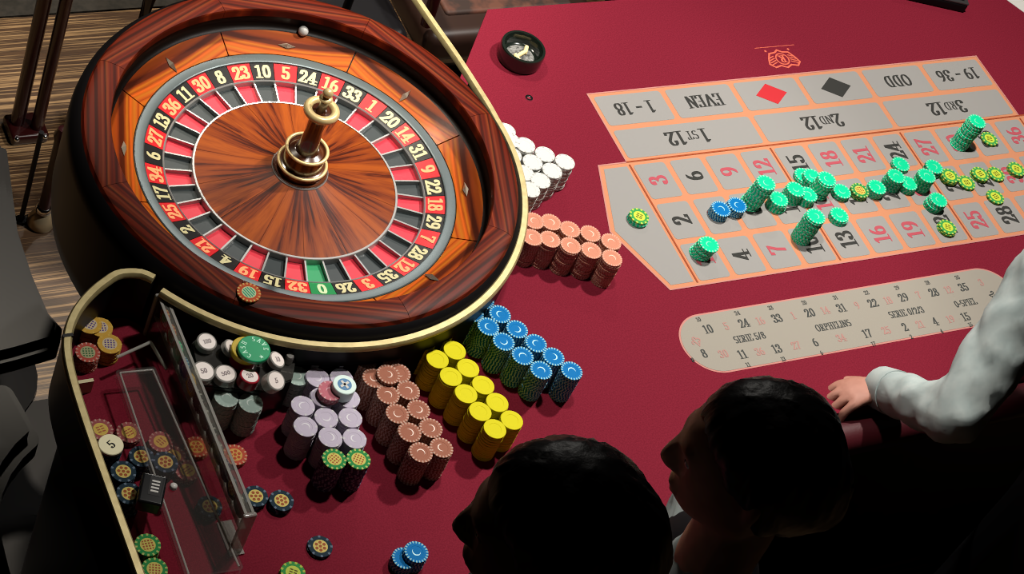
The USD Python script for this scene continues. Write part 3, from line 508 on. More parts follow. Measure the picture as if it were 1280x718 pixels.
# five-marker: cream disc with a 5 on a dark stack
q = at(138.3, 557, 12*CH)
stack('navy', q[0], q[1], 11, 'dark stack under the cream five marker', jit=.0004)
fm = thing('five_marker', 'cream marker disc printed with a 5 on a dark stack by the side rail', 'marker', (q[0], q[1], 11*CH))
obj('body', lathe([(0, 0), (CR-.001, 0), (CR, .001), (CR, .005), (CR-.001, .006), (0, .006)], 32), plain('cream_marker', (.78, .72, .47), .35), fm)
obj('numeral', ext(put(text('5', .014, .16, .07), 0, 0, 30), .006, .0064), BLACKP, fm, smooth=False)
for g, (k, L) in STUFF.items():
    bm, sm = chip_mats(k); B_, S_ = [], []
    sp = spots_mesh(max(KIND[k][2], 1), KIND[k][3], .0165) if KIND[k][1] else None
    for x, y, z, r in L:
        T = trimesh.transformations.rotation_matrix(math.radians(r), [0, 0, 1]); T[:3, 3] = x, y, z
        B_.append(_sb.copy().apply_transform(T))
        if sp is not None: S_.append(sp.copy().apply_transform(T))
    o = thing('stacked_chips', g, 'casino chips'); tag(o, kind='stuff')
    obj('chip_bodies', cat_(B_), bm, o, smooth=False, kind='stuff')
    if S_: obj('edge_spots', cat_(S_), sm, o, smooth=False, kind='stuff')
print('individual chips', sum(COUNT.values()), COUNT)
# ---------------------------------------------------------------- room shell (dark, outside the picture)
WALLM = plain('dark_wall', (.03, .018, .014), .8)
H1 = 3.4
for n, b in (('wall_left', bx(-5.1, -5, -5, 5, FLOORZ, H1)), ('wall_right', bx(5, 5.1, -5, 5, FLOORZ, H1)), ('wall_back', bx(-5, 5, 5, 5.1, FLOORZ, H1)), ('wall_front', bx(-5, 5, -5.1, -5, FLOORZ, H1)), ('ceiling', bx(-5, 5, -5, 5, H1, H1+.1))):
    tag(obj(n, b, WALLM if n != 'ceiling' else plain('ceiling_paint', (.05, .045, .04), .9)), 'dark plain '+n.replace('_', ' ')+' of the gaming room', None, kind='structure')
# ---------------------------------------------------------------- clear acrylic things on the left of the felt
ACR = glassy('clear_acrylic', (.95, .95, .94), .03, .03); ACRE = glassy('acrylic_edge', (.70, .70, .66), .10, .34); SMOKE = glassy('smoked_acrylic', (.30, .31, .28), .05, .05)
HS, TS = .100, .016
A0, A1 = at(209, 370, HS)[:2], at(318, 641, HS)[:2]
dv = (A1-A0)/np.linalg.norm(A1-A0); nv = np.array([dv[1], -dv[0]]); nv = nv if nv[0] < 0 else -nv      # nv points to the side rail
LS_ = np.linalg.norm(A1-A0); deg = math.degrees(math.atan2(dv[1], dv[0])); mid = (A0+A1)/2+nv*TS/2
disp = thing('chip_display', 'long upright clear acrylic display holding one chip of every colour', 'chip display', (mid[0], mid[1], 0), deg)
w_ = .0022
for s in (-1, 1): obj('side_pane', bx(-LS_/2, LS_/2, s*TS/2-(w_ if s > 0 else 0), s*TS/2+(w_ if s < 0 else 0), .0, HS), ACR, disp, smooth=False)
obj('base_strip', bx(-LS_/2, LS_/2, -TS/2+w_, TS/2-w_, HS-.0070-2*CR, HS-.0037-2*CR), ACRE, disp, smooth=False)
obj('top_pane', bx(-LS_/2, LS_/2, -TS/2, TS/2, HS-.0005, HS+.0005), glassy('hazy_acrylic', (.92, .92, .88), .02, .06), disp, smooth=False)
for s in (-1, 1): obj('top_edge', bx(-LS_/2, LS_/2, s*TS/2-.0022-s*.0022, s*TS/2+.0022-s*.0022, HS+.0006, HS+.0016), ACRE, disp, smooth=False)
for s in (-1, 1): obj('end_plate', rbox(s*(LS_/2+.003), 0, HS/2, .008, TS+.006, HS+.004, .003, 2), ACRE, disp)
obj('foot', bx(LS_/2-.05, LS_/2+.012, -.012, .012, .0, .003), ACRE, disp, smooth=False)
cols = ['ruby', 'ruby', 'green', 'blue', 'amber', 'black', 'silver', 'black', 'silver', 'purple', 'navy', 'silver']
names = ['orange red', 'second orange red', 'green', 'blue', 'amber', 'black', 'silver', 'second black', 'second silver', 'purple', 'navy', 'last silver']
for i, (k, nm) in enumerate(zip(cols, names)):
    u = -LS_/2+.03+i*(LS_-.06)/11; p = mid+dv*u
    T_ = Gf.Rotation(Gf.Vec3d(0, 0, 1), 0)
    # stands on its rim between the panes
    x = chip(k, (p[0], p[1], HS-.003-CR), f'{nm} chip standing on edge in the clear display', 'chips standing in the clear display', 0)
    xf = UsdGeom.Xformable(x); xf.ClearXformOpOrder(); nn = np.array([nv[0], nv[1], 0]); zz = np.array([0, 0, 1.0]); dd = np.array([dv[0], dv[1], 0]); c_ = np.array([p[0], p[1], HS-.0035-CR])-nn*CH/2
    if np.dot(np.cross(dd, zz), nn) < 0: dd = -dd
    xf.AddTransformOp().Set(Gf.Matrix4d(*dd, 0, *zz, 0, *nn, 0, *c_, 1))
    if i < 11:
        pp = u+(LS_-.06)/22; obj('divider', bx(pp-.0008, pp+.0008, -TS/2+w_, TS/2-w_, HS-.043, HS-.003), ACR, disp, smooth=False)
# low clear trough lying over the chips beside the rail
ZT = .046
L0, L1, R0, R1 = at(150, 466, ZT)[:2], at(236, 718, ZT)[:2], at(191, 462, ZT)[:2], at(291, 690, ZT)[:2]
R1 = R0+(R1-R0)*np.dot(L1-L0, L1-L0)/np.dot(R1-R0, L1-L0)
quad = np.array([L0, L1, R1, R0]); qc = quad.mean(0); tr_ = thing('clear_trough', 'shallow clear acrylic trough lying over the chips by the side rail', 'acrylic tray', (qc[0], qc[1], 0))
qp = Polygon(quad-qc); qb = qp.buffer(.006, join_style=1)
obj('top_pane', ext(qb, ZT-.002, ZT), glassy('tinted_acrylic', (.97, .93, .94), .012, .018), tr_, smooth=False)
rim = qb.difference(qb.buffer(-.003)); obj('rim_wall', ext(rim, ZT-.014, ZT-.002), ACR, tr_, smooth=False)
for a, b in ((0, 1), (3, 2), (0, 3)):
    e0, e1 = quad[a]-qc, quad[b]-qc; obj('rounded_edge', tube([[*e0, ZT-.001], [*(e0+(e1-e0)*.5), ZT-.001], [*e1, ZT-.001]], .0018, 8), ACRE, tr_, smooth=60)
q = at(158, 452, .05)
for k in range(2):
    e0, e1 = (at(146, 447, .048)-[*qc, 0], at(188, 428, .048)-[*qc, 0]) if k == 0 else (at(188, 428, .048)-[*qc, 0], at(208, 462, .048)-[*qc, 0])
    obj('end_lip', tube([e0, (e0+e1)/2, e1], .0028, 8), ACRE, tr_, smooth=60)
# black card box on the trough
q = at(191, 611, ZT+.028); kb = thing('card_box', 'small black box with white printing and a white button on the clear trough', 'box', (q[0], q[1], ZT), 62)
obj('body', rbox(0, 0, .0142, .054, .038, .028, .004), plain('black_gloss_plastic', (.008, .008, .009), .2, spec=.4), kb)
obj('label', bx(-.012, .022, -.012, .006, .0282, .0286), BLACKMAT, kb, smooth=False)
obj('white_bars', cat_([bx(-.006+i*.006, -.003+i*.006, -.009, .003, .0286, .0289) for i in range(4)]), WHITE, kb, smooth=False)
obj('white_button', lathe([(.0058, .0), (.0058, .005), (.004, .0068), (0, .0072)], 20).apply_translation([.030, -.032, .0]), WHITE, kb, smooth=50)
# ---------------------------------------------------------------- marker buttons left of the lavender chips
ZR = .078
rk = np.array([at(x, y, ZR)[:2] for x, y in ((240, 428), (262, 409), (372, 440), (366, 474), (330, 489), (250, 481))]); rc = rk.mean(0)
rack = thing('marker_rack', 'smoky clear rack carrying white faced marker buttons under the rail', 'rack', (rc[0], rc[1], 0))
rp = Polygon(rk-rc).buffer(-.004).buffer(.004)
obj('block', ext(rp, 0, ZR-.004), plain('dark_smoky_resin', (.020, .022, .019), .22, spec=.35), rack, smooth=False); obj('clear_top', ext(rp.buffer(-.001), ZR-.004, ZR), SMOKE, rack, smooth=False)
pil = at(360, 452, ZR); obj('clear_post', lathe([(.007, ZR), (.007, ZR+.012), (.0055, ZR+.016), (0, ZR+.017)], 20).apply_translation([pil[0]-rc[0], pil[1]-rc[1], 0]), ACRE, rack)
LABW = plain('white_label', (.80, .72, .68), .4); LABT = plain('grey_label_print', (.16, .12, .13), .6); REDC = plain('dark_red_plastic', (.30, .008, .02), .3)
for px, py, s, kind, h, tl, r_, w in ((257.5, 427, '100', 'clear', .013, (8, 0), .0165, 'stamped 100 nearest the head of the display'), (285, 438, '25', 'clear', .010, (20, 18), .0150, 'tilted away in the rear row'), (253.5, 464, '50', 'clear', .014, (6, 0), .0185, 'stamped 50 beside the display'),
                                     (282, 467, '500', 'clear', .015, (0, 0), .0178, 'stamped 500 behind the left mint stack'), (311, 471, '20', 'red', .020, (0, 8), .0162, 'on a dark red cylinder'), (342, 453, '10', 'clear', .010, (20, 16), .0150, 'tilted away at the right end'), (340, 473, '5', 'clear', .020, (24, 0), .0165, 'lying tilted before the right post')):
    lift = 0.0; q = at(px, py, ZR+lift+h+(.006 if tl[0] > 20 else 0)); tilted = abs(tl[0])+abs(tl[1]) > 10
    mk = thing('marker_button', 'white faced marker button '+w, 'marker', (q[0], q[1], ZR+lift+(.010 if tilted else .002 if tl[0] else 0.0)), 30, 'marker buttons on the rack', tilt=tl if tl != (0, 0) else None)
    if lift: obj('stem', lathe([(0, -lift), (r_*.8, -lift), (r_*.8, 0), (0, 0)], 24), SMOKE, mk)
    obj('body', lathe([(0, 0), (r_-.001, 0), (r_, .001), (r_, h-.001), (r_-.001, h), (0, h)], 32), REDC if kind == 'red' else ACRE, mk)
    obj('label', lathe([(r_*.84, h-.0002), (r_*.84, h+.0004), (0, h+.0004)], 28), LABW, mk, smooth=False)
    obj('numeral', ext(put(text(s, .0085 if len(s) < 3 else .0075, .16, .07), 0, 0, -25), h+.0004, h+.0007), LABT, mk, smooth=False)
ZB = ZR+.010; q = at(308.5, 436, ZB+.022); yb = thing('yellow_button', 'yellow button disc half covered by the green lettered button', 'marker', (q[0], q[1], ZR), 0)
obj('body', lathe([(0, .020), (.0235, .020), (.0245, .021), (.0245, .031), (.0235, .032), (0, .032)], 40), plain('yellow_button_plastic', kc((.82, .58, .02)), .4), yb)
obj('stem', lathe([(0, 0), (.021, 0), (.021, .020), (0, .020)], 32), REDC, yb)
q = at(318, 436, ZB+.030); gb = thing('green_button', 'large green button with white letters round its edge by the rail', 'marker', (q[0], q[1], ZB+.0222), 0)
obj('body', lathe([(0, 0), (.0250, 0), (.0262, .0012), (.0262, .0068), (.0250, .008), (0, .008)], 44), plain('green_button_plastic', (.004, .30, .12), .35), gb)
GL = plain('pale_green_lettering', (.50, .86, .66), .5)
for i, ch in enumerate('CASH SAVE'):
    if ch == ' ': continue
    a = 222-i*29.5; r_ = .0185; obj('letter', ext(put(text(ch, .0078, .17, .08), r_*math.cos(math.radians(a)), r_*math.sin(math.radians(a)), a-90), .008, .0084), GL, gb, smooth=False)
a = 287; star = Polygon([((.0042 if k % 2 == 0 else .0017)*math.cos(math.radians(90+36*k)), (.0042 if k % 2 == 0 else .0017)*math.sin(math.radians(90+36*k))) for k in range(10)])
obj('star', ext(put(star, .0185*math.cos(math.radians(a)), .0185*math.sin(math.radians(a))), .008, .0084), GL, gb, smooth=False)
# ---------------------------------------------------------------- far side of the table
q = at(655, 58, .036); asht = thing('ashtray', 'round black glass ashtray with cigarette ends on the far felt', 'ashtray', (q[0], q[1], 0))
obj('bowl', lathe([(0, 0), (.040, 0), (.045, .004), (.0465, .030), (.0450, .0355), (.0400, .0360), (.0375, .030), (.034, .014), (.028, .010), (0, .009)], 48), plain('black_glass', (.008, .012, .009), .12, coat=.4, spec=.5), asht, smooth=35)
obj('ash', lathe([(.030, .0105), (.022, .014), (.010, .0165), (0, .017)], 24), mottled('ash', (.03, .03, .028), (.22, .22, .21), 160, .9), asht)
for i, (x, y, a, l) in enumerate(((-.006, -.006, 20, .034), (.012, .004, 55, .020), (-.016, -.014, 100, .018))):
    d = np.array([math.cos(math.radians(a)), math.sin(math.radians(a)), .12]); c_ = np.array([x, y, .020])
    b_ = obj('cigarette_end', tube([c_-d*l/2, c_, c_+d*l/2], .0042, 10), plain('cigarette_paper', (.74, .58, .28), .7) if i == 0 else '/World/Looks/cigarette_paper', asht)
e1 = np.array([-.93, .367]); q = np.array([1.077, .617]); ctr = q+e1*.10+np.array([.367, .93])*.055
ph = thing('black_tray', 'shiny black rectangular tray at the far edge of the felt', 'tray', (ctr[0], ctr[1], 0), math.degrees(math.atan2(-.367, .93)))
obj('body', rbox(0, 0, .012, .20, .11, .024, .006), BLACK, ph); obj('rim', ext(sbox(-.098, -.053, .098, .053).buffer(.001).difference(sbox(-.09, -.045, .09, .045)), .0235, .0265), plain('tray_rim', (.03, .028, .028), .25), ph, smooth=False)
a_, b_ = at(1259, 0, .001)[:2], at(1281, 16, .001)[:2]; d_ = (b_-a_)/np.linalg.norm(b_-a_); n_ = np.array([-d_[1], d_[0]]); n_ = n_ if n_[0] > 0 else -n_
ctr = (a_+b_)/2+n_*.075; sh = thing('score_sheet', 'white paper sheet at the far right corner of the felt', 'paper', (ctr[0], ctr[1], 0), math.degrees(math.atan2(d_[1], d_[0])))
obj('sheet', bx(-.105, .105, -.075, .075, .0002, .0010), WHITE, sh, smooth=False)
# ---------------------------------------------------------------- furniture beyond the table
LEATH = plain('black_leather', (.0045, .004, .005), .40, spec=.22); CHERRY = plain('cherry_lacquer', (.022, .003, .003), .22, coat=.3); LEGM = plain('dark_chair_wood', (.02, .008, .005), .3)
q = at(52, 272, FLOORZ+.02); po = thing('rope_post', 'dark red floor post with a chrome collar and brass bell foot beside the wheel', 'post', (q[0], q[1], FLOORZ))
obj('foot', lathe([(0, 0.0), (.028, 0.0), (.030, .006), (.028, .016), (.024, .026), (.018, .036), (.015, .040), (0, .040)], 32), plain('dull_brass', (.50, .40, .25), .3, .6), po, smooth=45)
obj('collar', lathe([(.013, .040), (.0165, .042), (.0185, .048), (.0165, .056), (.013, .058)], 28), CHROME, po, smooth=50); obj('pole', lathe([(.0125, .056), (.0125, .26), (.017, .28), (.010, .30), (0, .302)], 24), plain('dark_red_pole', (.03, .004, .005), .3), po, smooth=40)
def chair(name, label, c, rz, seat_m, back_m=None, w=.44, d=.44, sz=.45, back=True, arms=False, pat=None):
    t = thing(name, label, 'chair', (c[0], c[1], FLOORZ), rz)
    obj('seat', rbox(0, 0, sz-.04, w, d, .09, .03), seat_m, t)
    if pat: obj('seat_panel', rbox(0, 0, sz+.004, w*.72, d*.72, .02, .008), pat, t)
    if back: obj('backrest', rbox(-d/2+.02, 0, sz+.24, .06, w, .46, .028), back_m or seat_m, t)
    for sx in (-1, 1):
        for sy in (-1, 1): obj('leg', tube([[sx*(d/2-.03), sy*(w/2-.03), sz-.08], [sx*(d/2-.022), sy*(w/2-.022), sz/2], [sx*(d/2-.015), sy*(w/2-.015), .002]], [.02, .017, .014], 10), LEGM, t)
    if arms:
        for s in (-1, 1):
            pts = [[-d/2+.02, s*(w/2+.012), sz+.30], [-d/4, s*(w/2+.02), sz+.24], [d/8, s*(w/2+.02), sz+.22], [d/2-.05, s*(w/2+.014), sz+.18], [d/2-.03, s*(w/2+.006), sz+.02]]
            p = rounded3(pts); obj('armrest', tube(p, .014, 10), CHERRY, t, smooth=60)
    return t
def rounded3(pts, n=6):
    from scipy.interpolate import PchipInterpolator
    p = np.array(pts, float); dd = np.r_[0, np.cumsum(np.linalg.norm(np.diff(p, axis=0), axis=1))]; s = np.linspace(0, dd[-1], len(p)*n)
    return np.stack([PchipInterpolator(dd, p[:, k])(s) for k in range(3)], 1)
q = at(531, 50, -.34); chair('side_chair', 'black leather chair standing behind the wheel', (q[0]-.25, q[1]+.22), -90, LEATH)
q = at(578, 18, -.33); chair('arm_chair', 'dark chair with a patterned brown seat and glossy arms behind the table corner', (q[0]+.12, q[1]+.16), -90, plain('dark_brown_seat', (.022, .010, .007), .35), LEGM, .46, .46, .45, True, True, mottled('brown_brocade', (.018, .006, .003), (.085, .026, .013), 22, .7, ramp=(.4, .6)))
q = at(30, 420, -.42)
lc = thing('lounge_chair', 'glossy black leather lounge chair at the left edge of the picture', 'chair', (q[0]-.16, q[1]+.08, FLOORZ), 0)
sp_ = Polygon([tuple(at(x, y, -.42)[:2]-np.array([q[0]-.16, q[1]+.08])) for x, y in ((-60, 180), (8, 185), (22, 290), (40, 345), (60, 392), (78, 412), (74, 434), (20, 450), (-60, 470))]).buffer(-.01).buffer(.01, 4)
zs = -.42-FLOORZ; obj('seat', ext(sp_, zs-.035, zs), LEATH, lc, smooth=False); obj('seat_cushion', ext(sp_.buffer(-.015), zs, zs+.02), LEATH, lc, smooth=False)
pc = sp_.centroid; obj('pedestal', lathe([(0.0, .0), (.14, .0), (.14, .012), (.03, .03), (.025, zs-.035), (0, zs-.035)], 28).apply_translation([pc.x, pc.y, 0]), BLACK, lc)
pts = [tuple(at(x, y, -.36)[:2]) for x, y in ((-260, 478), (12, 482), (34, 520), (88, 620), (142, 735), (150, 900), (-260, 900))]  # chair added to cover lit floor and keep the near left corner black
c2 = np.mean(pts[1:5], axis=0)-[.12, .05]; l2 = thing('lounge_chair', 'second black leather lounge chair, added to blacken the lower left corner outside the rail', 'chair', (c2[0], c2[1], FLOORZ))
s2 = Polygon([(x-c2[0], y-c2[1]) for x, y in pts]).intersection(sbox(-.62, -.62, .62, .62)).difference(affinity.translate(felt_poly.buffer(.03), -c2[0], -c2[1])); s2 = max(getattr(s2, 'geoms', [s2]), key=lambda g_: g_.area); s2 = s2.buffer(-.02).buffer(.02, 4); zs = -.36-FLOORZ
obj('seat', ext(s2, zs-.04, zs), LEATH, l2, smooth=False); obj('seat_cushion', ext(s2.buffer(-.02), zs, zs+.025), LEATH, l2, smooth=False); pc = s2.centroid
obj('pedestal', lathe([(0, 0), (.15, 0), (.15, .012), (.03, .03), (.025, zs-.04), (0, zs-.04)], 28).apply_translation([pc.x, pc.y, 0]), BLACK, l2)
tag(obj('floor_mat', ext(sbox(-2.1, -.9, -.55, .49).buffer(-.03).buffer(.03), FLOORZ+.0005, FLOORZ+.007), BLACKMAT, smooth=False), 'flat black sheet added as the table shadow on the floor left of the table', 'mat')  # added black sheet: paints the shadow of table and wheel on the floor
q = at(31, 166, FLOORZ); bs = thing('bar_stool', 'tall dark cherry lacquered stool at the upper left corner', 'stool', (q[0], q[1], FLOORZ))
obj('post', cat_([tube([[x, y, .012], [x, y, .4], [x, y, .8]], .016, 14) for x, y in ((-.018, .010),)]), CHERRY, bs, smooth=50); obj('post', tube([[.020, -.010, .012], [.020, -.010, .4], [.020, -.010, .8]], .014, 14), CHERRY, bs, smooth=50)
obj('foot_plate', rbox(.0, 0, .014, .085, .075, .028, .008), CHERRY, bs); obj('seat', lathe([(0, .78), (.17, .78), (.18, .80), (.18, .83), (.15, .86), (0, .865)], 32), LEATH, bs)
for s in (-1, 1): obj('stud', trimesh.creation.icosphere(2, .006).apply_translation([s*.032, -.036, .022]), CHROME, bs)
q = at(26, 276, FLOORZ); rd = thing('floor_rod', 'thin black metal rod standing on the floor between stool and post', 'rod', (q[0], q[1], FLOORZ))
obj('rod', tube([[0, 0, .004], [0, 0, .14], [0, 0, .28]], .0055, 10), BLACKMAT, rd); obj('foot', lathe([(0, 0), (.014, 0), (.012, .006), (0, .007)], 16), BLACKMAT, rd)
# ---------------------------------------------------------------- people: the croupiers at the near edge
IS = trimesh.creation.icosphere(1, 1.0).vertices
def hull(*sph): return m3.Manifold.hull_points(np.concatenate([IS*r+np.array(p) for p, r in sph]).astype(np.float64))
def fuse(ms, edge=.02, it=10):
    u = ms[0]
    for m in ms[1:]: u = u+m
    u = u.refine_to_length(edge); mm = u.to_mesh(); t = trimesh.Trimesh(mm.vert_properties[:, :3], mm.tri_verts)
    trimesh.smoothing.filter_taubin(t, .5, -.53, iterations=it); return t
def chain(pts, rs): return [hull((a, ra), (b, rb)) for a, b, ra, rb in zip(pts[:-1], pts[1:], rs[:-1], rs[1:])]
V3 = lambda *a: np.array(a, float)
def nrm(v): return v/np.linalg.norm(v)
def hand(w, d, n, side, curl=(.5, .8, .5), s=1.0, spread=.02):
    """palm, four jointed fingers and a thumb: w wrist, d towards the fingers, n back of the hand, side +1 when the thumb is on the cross(d, n) side"""
    d = nrm(d); n = nrm(n-d*np.dot(n, d)); l = np.cross(d, n)*side; out = []
    kn = [w+d*.088*s+l*(.030-.020*i)*s-d*.006*abs(i-1)*s for i in range(4)]
    out += [hull((w, .022*s), (kn[0]-d*.012*s, .0125*s), (kn[1]-d*.010*s, .0125*s)), hull((w, .022*s), (kn[1]-d*.01*s, .0125*s), (kn[2]-d*.01*s, .012*s), (kn[3]-d*.012*s, .011*s))]
    for i in range(4):
        L = [(.042, .026, .022), (.046, .029, .023), (.043, .027, .022), (.034, .021, .019)][i]; p = kn[i]-d*.012*s; ang = 0; pts = [p]; dd = nrm(d+l*spread*(1.5-i))
        for sg, c in zip(L, curl):
            ang += c; p = p+(dd*math.cos(ang)-n*math.sin(ang))*sg*s; pts.append(p)
        out += chain(pts, [.0105*s, .0095*s, .0088*s, .0075*s])
    b = w+d*.022*s+l*.024*s-n*.006*s; t1 = b+(d*.5+l*.75-n*.25)*.038*s; t2 = t1+(d*.85+l*.2-n*.35)*.032*s; t3 = t2+(d*.95-l*.1-n*.3)*.024*s
    out += chain([w+d*.012*s+l*.008*s, b, t1, t2, t3], [.017*s, .014*s, .011*s, .0098*s, .008*s])
    return out
def head_parts(c, f, u, s=1.0):
    f = nrm(f); u = nrm(u-f*np.dot(u, f)); l = np.cross(u, f); W = lambda a, b, g: c+(f*a+l*b+u*g)*s
    hd = [hull((W(-.018, 0, .032), .082*s), (W(.022, 0, .035), .070*s), (W(.038, 0, -.038), .052*s), (W(.060, 0, -.088), .026*s), (W(.0, .042, -.058), .030*s), (W(.0, -.042, -.058), .030*s)),
          hull((W(.088, 0, .012), .008*s), (W(.108, 0, -.026), .011*s), (W(.088, .013, -.032), .008*s), (W(.088, -.013, -.032), .008*s)),
          hull((W(.080, .036, .026), .010*s), (W(.088, 0, .022), .009*s), (W(.080, -.036, .026), .010*s)), hull((W(.084, .016, -.062), .007*s), (W(.090, 0, -.060), .008*s), (W(.084, -.016, -.062), .007*s)), hull((W(.082, .014, -.072), .007*s), (W(.087, 0, -.073), .008*s), (W(.082, -.014, -.072), .007*s))]
    for b in (-1, 1): hd.append(hull((W(-.012, b*.076, .014), .012*s), (W(-.018, b*.084, .018), .010*s), (W(-.010, b*.074, -.026), .009*s)))
    return hd, W
SKIN = mottled('skin', (.33, .150, .11), (.38, .18, .135), 40, .55, spec=.25); SKIN2 = mottled('skin_warm', (.46, .235, .15), (.54, .28, .18), 40, .6); EYEW = plain('eye_white', (.7, .68, .65), .25); IRIS = plain('iris', (.02, .012, .008), .2)
HAIR = mottled('black_hair', (.006, .005, .006), (.016, .012, .012), 220, .42, 0, (1, 1, .08), bump=.5, spec=.25); SHIRT = mottled('white_shirt', (.285, .335, .33), (.34, .38, .37), 30, .8, bump=.2, spec=.15); VEST = plain('black_vest', (.007, .006, .008), .75, spec=.2); TROU = plain('black_trousers', (.008, .007, .009), .8, spec=.2)
def croupier(label, hc, face, headup, neck, sl, sr, hips, el_, wr, hands, feet, skin, hairf, s=1.0, cuff=True):
    fz = V3(0, 0, FLOORZ); t = thing('person', label, 'person', (hips[0], hips[1], FLOORZ)); O = V3(hips[0], hips[1], FLOORZ)
    hd, W = head_parts(hc, face, headup, s)
    nb_ = [hull((W(-.012, 0, -.070), .052*s), (neck, .056*s))]
    mid_ = (sl+sr)/2; across = nrm(sr-sl); up_ = nrm(mid_-hips); fr = np.cross(up_, across); fr = fr if np.dot(fr, face) > 0 else -fr
    def torso(g): return [hull((sl-across*-.02, .058+g), (sr-across*.02, .058+g), (neck-up_*.05, .062+g)), hull((sl+across*.03, .055+g), (sr-across*.03, .055+g), (mid_-up_*.16+across*.09+fr*.02, .095+g), (mid_-up_*.16-across*.09+fr*.02, .095+g)),
        hull((mid_-up_*.16+across*.09+fr*.02, .095+g), (mid_-up_*.16-across*.09+fr*.02, .095+g), (mid_-up_*.34+across*.06, .09+g), (mid_-up_*.34-across*.06, .09+g)), hull((mid_-up_*.34+across*.06, .09+g), (mid_-up_*.34-across*.06, .09+g), (hips+across*.08, .10+g), (hips-across*.08, .10+g))]
    arms, hnds, slv = [], [], []
    for sh, e_, w, h in zip((sl, sr), el_, wr, hands):
        arms += chain([sh, e_, w], [.046, .038, .027]); hnds += hand(w, *h); cf = w-nrm(w-e_)*.012
        slv += chain([sh, sh+(e_-sh)*.5, e_, e_+(cf-e_)*.55, cf], [.062, .060, .054, .049, .040])
    legs = []
    for sd, ft in zip((-1, 1), feet):
        hp = hips+across*sd*.09*(1 if np.dot(across, sr-sl) > 0 else -1)-V3(0, 0, .02); kn = (hp+ft)/2+fr*.03; an = ft+V3(0, 0, .07)
        legs += chain([hp, kn, an], [.085, .058, .042])+[hull((ft+V3(0, 0, .04)-fr*.02*V3(1, 1, 0), .038), (ft+fr*V3(1, 1, 0)*.13+V3(0, 0, .027), .026))]
    mv = lambda m: m.apply_translation(-O)
    obj('body', mv(fuse(hd+nb_+torso(-.012)+arms+hnds+legs, .016, 6)), skin, t, smooth=True)
    for b in (-1, 1):
        obj('eye', mv(cat_([trimesh.creation.icosphere(2, .0105*s).apply_translation(W(.0715, b*.030, .006))])), EYEW, t, smooth=True)
        obj('iris', mv(trimesh.creation.icosphere(2, .0046*s).apply_translation(W(.0785, b*.030, .006))), IRIS, t, smooth=True)
    hm = fuse(hairf(W, s), .009, 8); v = np.array(hm.vertices); nn = np.array(hm.vertex_normals); lc_ = (v-hc)@np.array([nrm(np.cross(headup, face)), nrm(face), nrm(headup)]).T
    az = np.arctan2(lc_[:, 0], lc_[:, 1]); k = meshkit.fbm(np.c_[az*9, lc_[:, 2]*14, lc_[:, 1]*14], 4, 3)-.5; hm.vertices = v+nn*(k*.010)[:, None]
    obj('hair', mv(hm), HAIR, t, smooth=True)
    sg = np.random.default_rng(5); idx = sg.choice(len(v), 260); P_, C_ = [], []
    for i_ in idx:
        a_ = np.array(hm.vertices[i_]); tdir = nrm(nrm(-headup)*.8-nrm(face)*.5+sg.normal(0, .25, 3)); tdir = nrm(tdir-nn[i_]*np.dot(tdir, nn[i_])*.75)
        P_ += [a_-nn[i_]*.002, a_+tdir*.02+nn[i_]*.003, a_+tdir*.042+nn[i_]*.0015, a_+tdir*.062-nn[i_]*.004]; C_.append(4)
    cv_ = UsdGeom.BasisCurves.Define(stage, pth(t)+'/hair_strands'); cv_.CreateTypeAttr('cubic'); cv_.CreateBasisAttr('catmullRom'); cv_.CreateCurveVertexCountsAttr(C_)
    cv_.CreatePointsAttr([Gf.Vec3f(*map(float, x-O)) for x in P_]); cv_.CreateWidthsAttr([.0016, .0015, .0012, .0005]*len(C_)); cv_.SetWidthsInterpolation('vertex'); UsdShade.MaterialBindingAPI.Apply(cv_.GetPrim()).Bind(HAIR); tag(cv_, kind='stuff')
    st = fuse(torso(.004)+slv+[hull((neck-up_*.05, .066), (neck+up_*.012, .062))], .016, 8)
    v = np.array(st.vertices); nn = np.array(st.vertex_normals); k = (meshkit.fbm(v*[26, 26, 26], 3, 5)-.5)*.020; st.vertices = v+nn*k[:, None]
    obj('shirt', mv(st), SHIRT, t, smooth=True)
    if cuff:
        for e_, w in zip(el_, wr):
            dz = nrm(w-e_); obj('cuff', mv(tube([w-dz*.045, w-dz*.020, w+dz*.004], [.043, .042, .041], 20)), SHIRT, t, smooth=50)
    ve = [hull((neck+across*s_*.050-up_*.030, .062), (mid_+across*s_*.085-up_*.02, .074), (mid_-up_*.16+across*s_*.09+fr*.02, .112), (mid_-up_*.16+across*s_*.03+fr*.02, .112)) for s_ in (-1, 1)]
    ve += [hull((mid_-up_*.16+across*.09+fr*.02, .112), (mid_-up_*.16-across*.09+fr*.02, .112), (mid_-up_*.34+across*.06, .108), (mid_-up_*.34-across*.06, .108)), hull((mid_-up_*.34+across*.06, .108), (mid_-up_*.34-across*.06, .108), (hips+across*.08, .116), (hips-across*.08, .116))]
    ve += [hull((mid_-up_*.02-fr*.03+across*.06, .058), (mid_-up_*.02-fr*.03-across*.06, .058), (mid_-up_*.18-fr*.01+across*.07, .11), (mid_-up_*.18-fr*.01-across*.07, .11))]
    obj('waistcoat', mv(fuse(ve, .02, 6)), VEST, t, smooth=True)
    tl = []
    for sd, ft in zip((-1, 1), feet):
        hp = hips+across*sd*.09-V3(0, 0, .02); kn = (hp+ft)/2+fr*.03; tl += chain([hp, kn, ft+V3(0, 0, .05)], [.10, .075, .062])
    obj('trousers', mv(fuse(tl+[hull((hips+across*.08, .112), (hips-across*.08, .112), (hips+across*.07-V3(0, 0, .08), .11), (hips-across*.07-V3(0, 0, .08), .11))], .025, 6)), TROU, t, smooth=True)
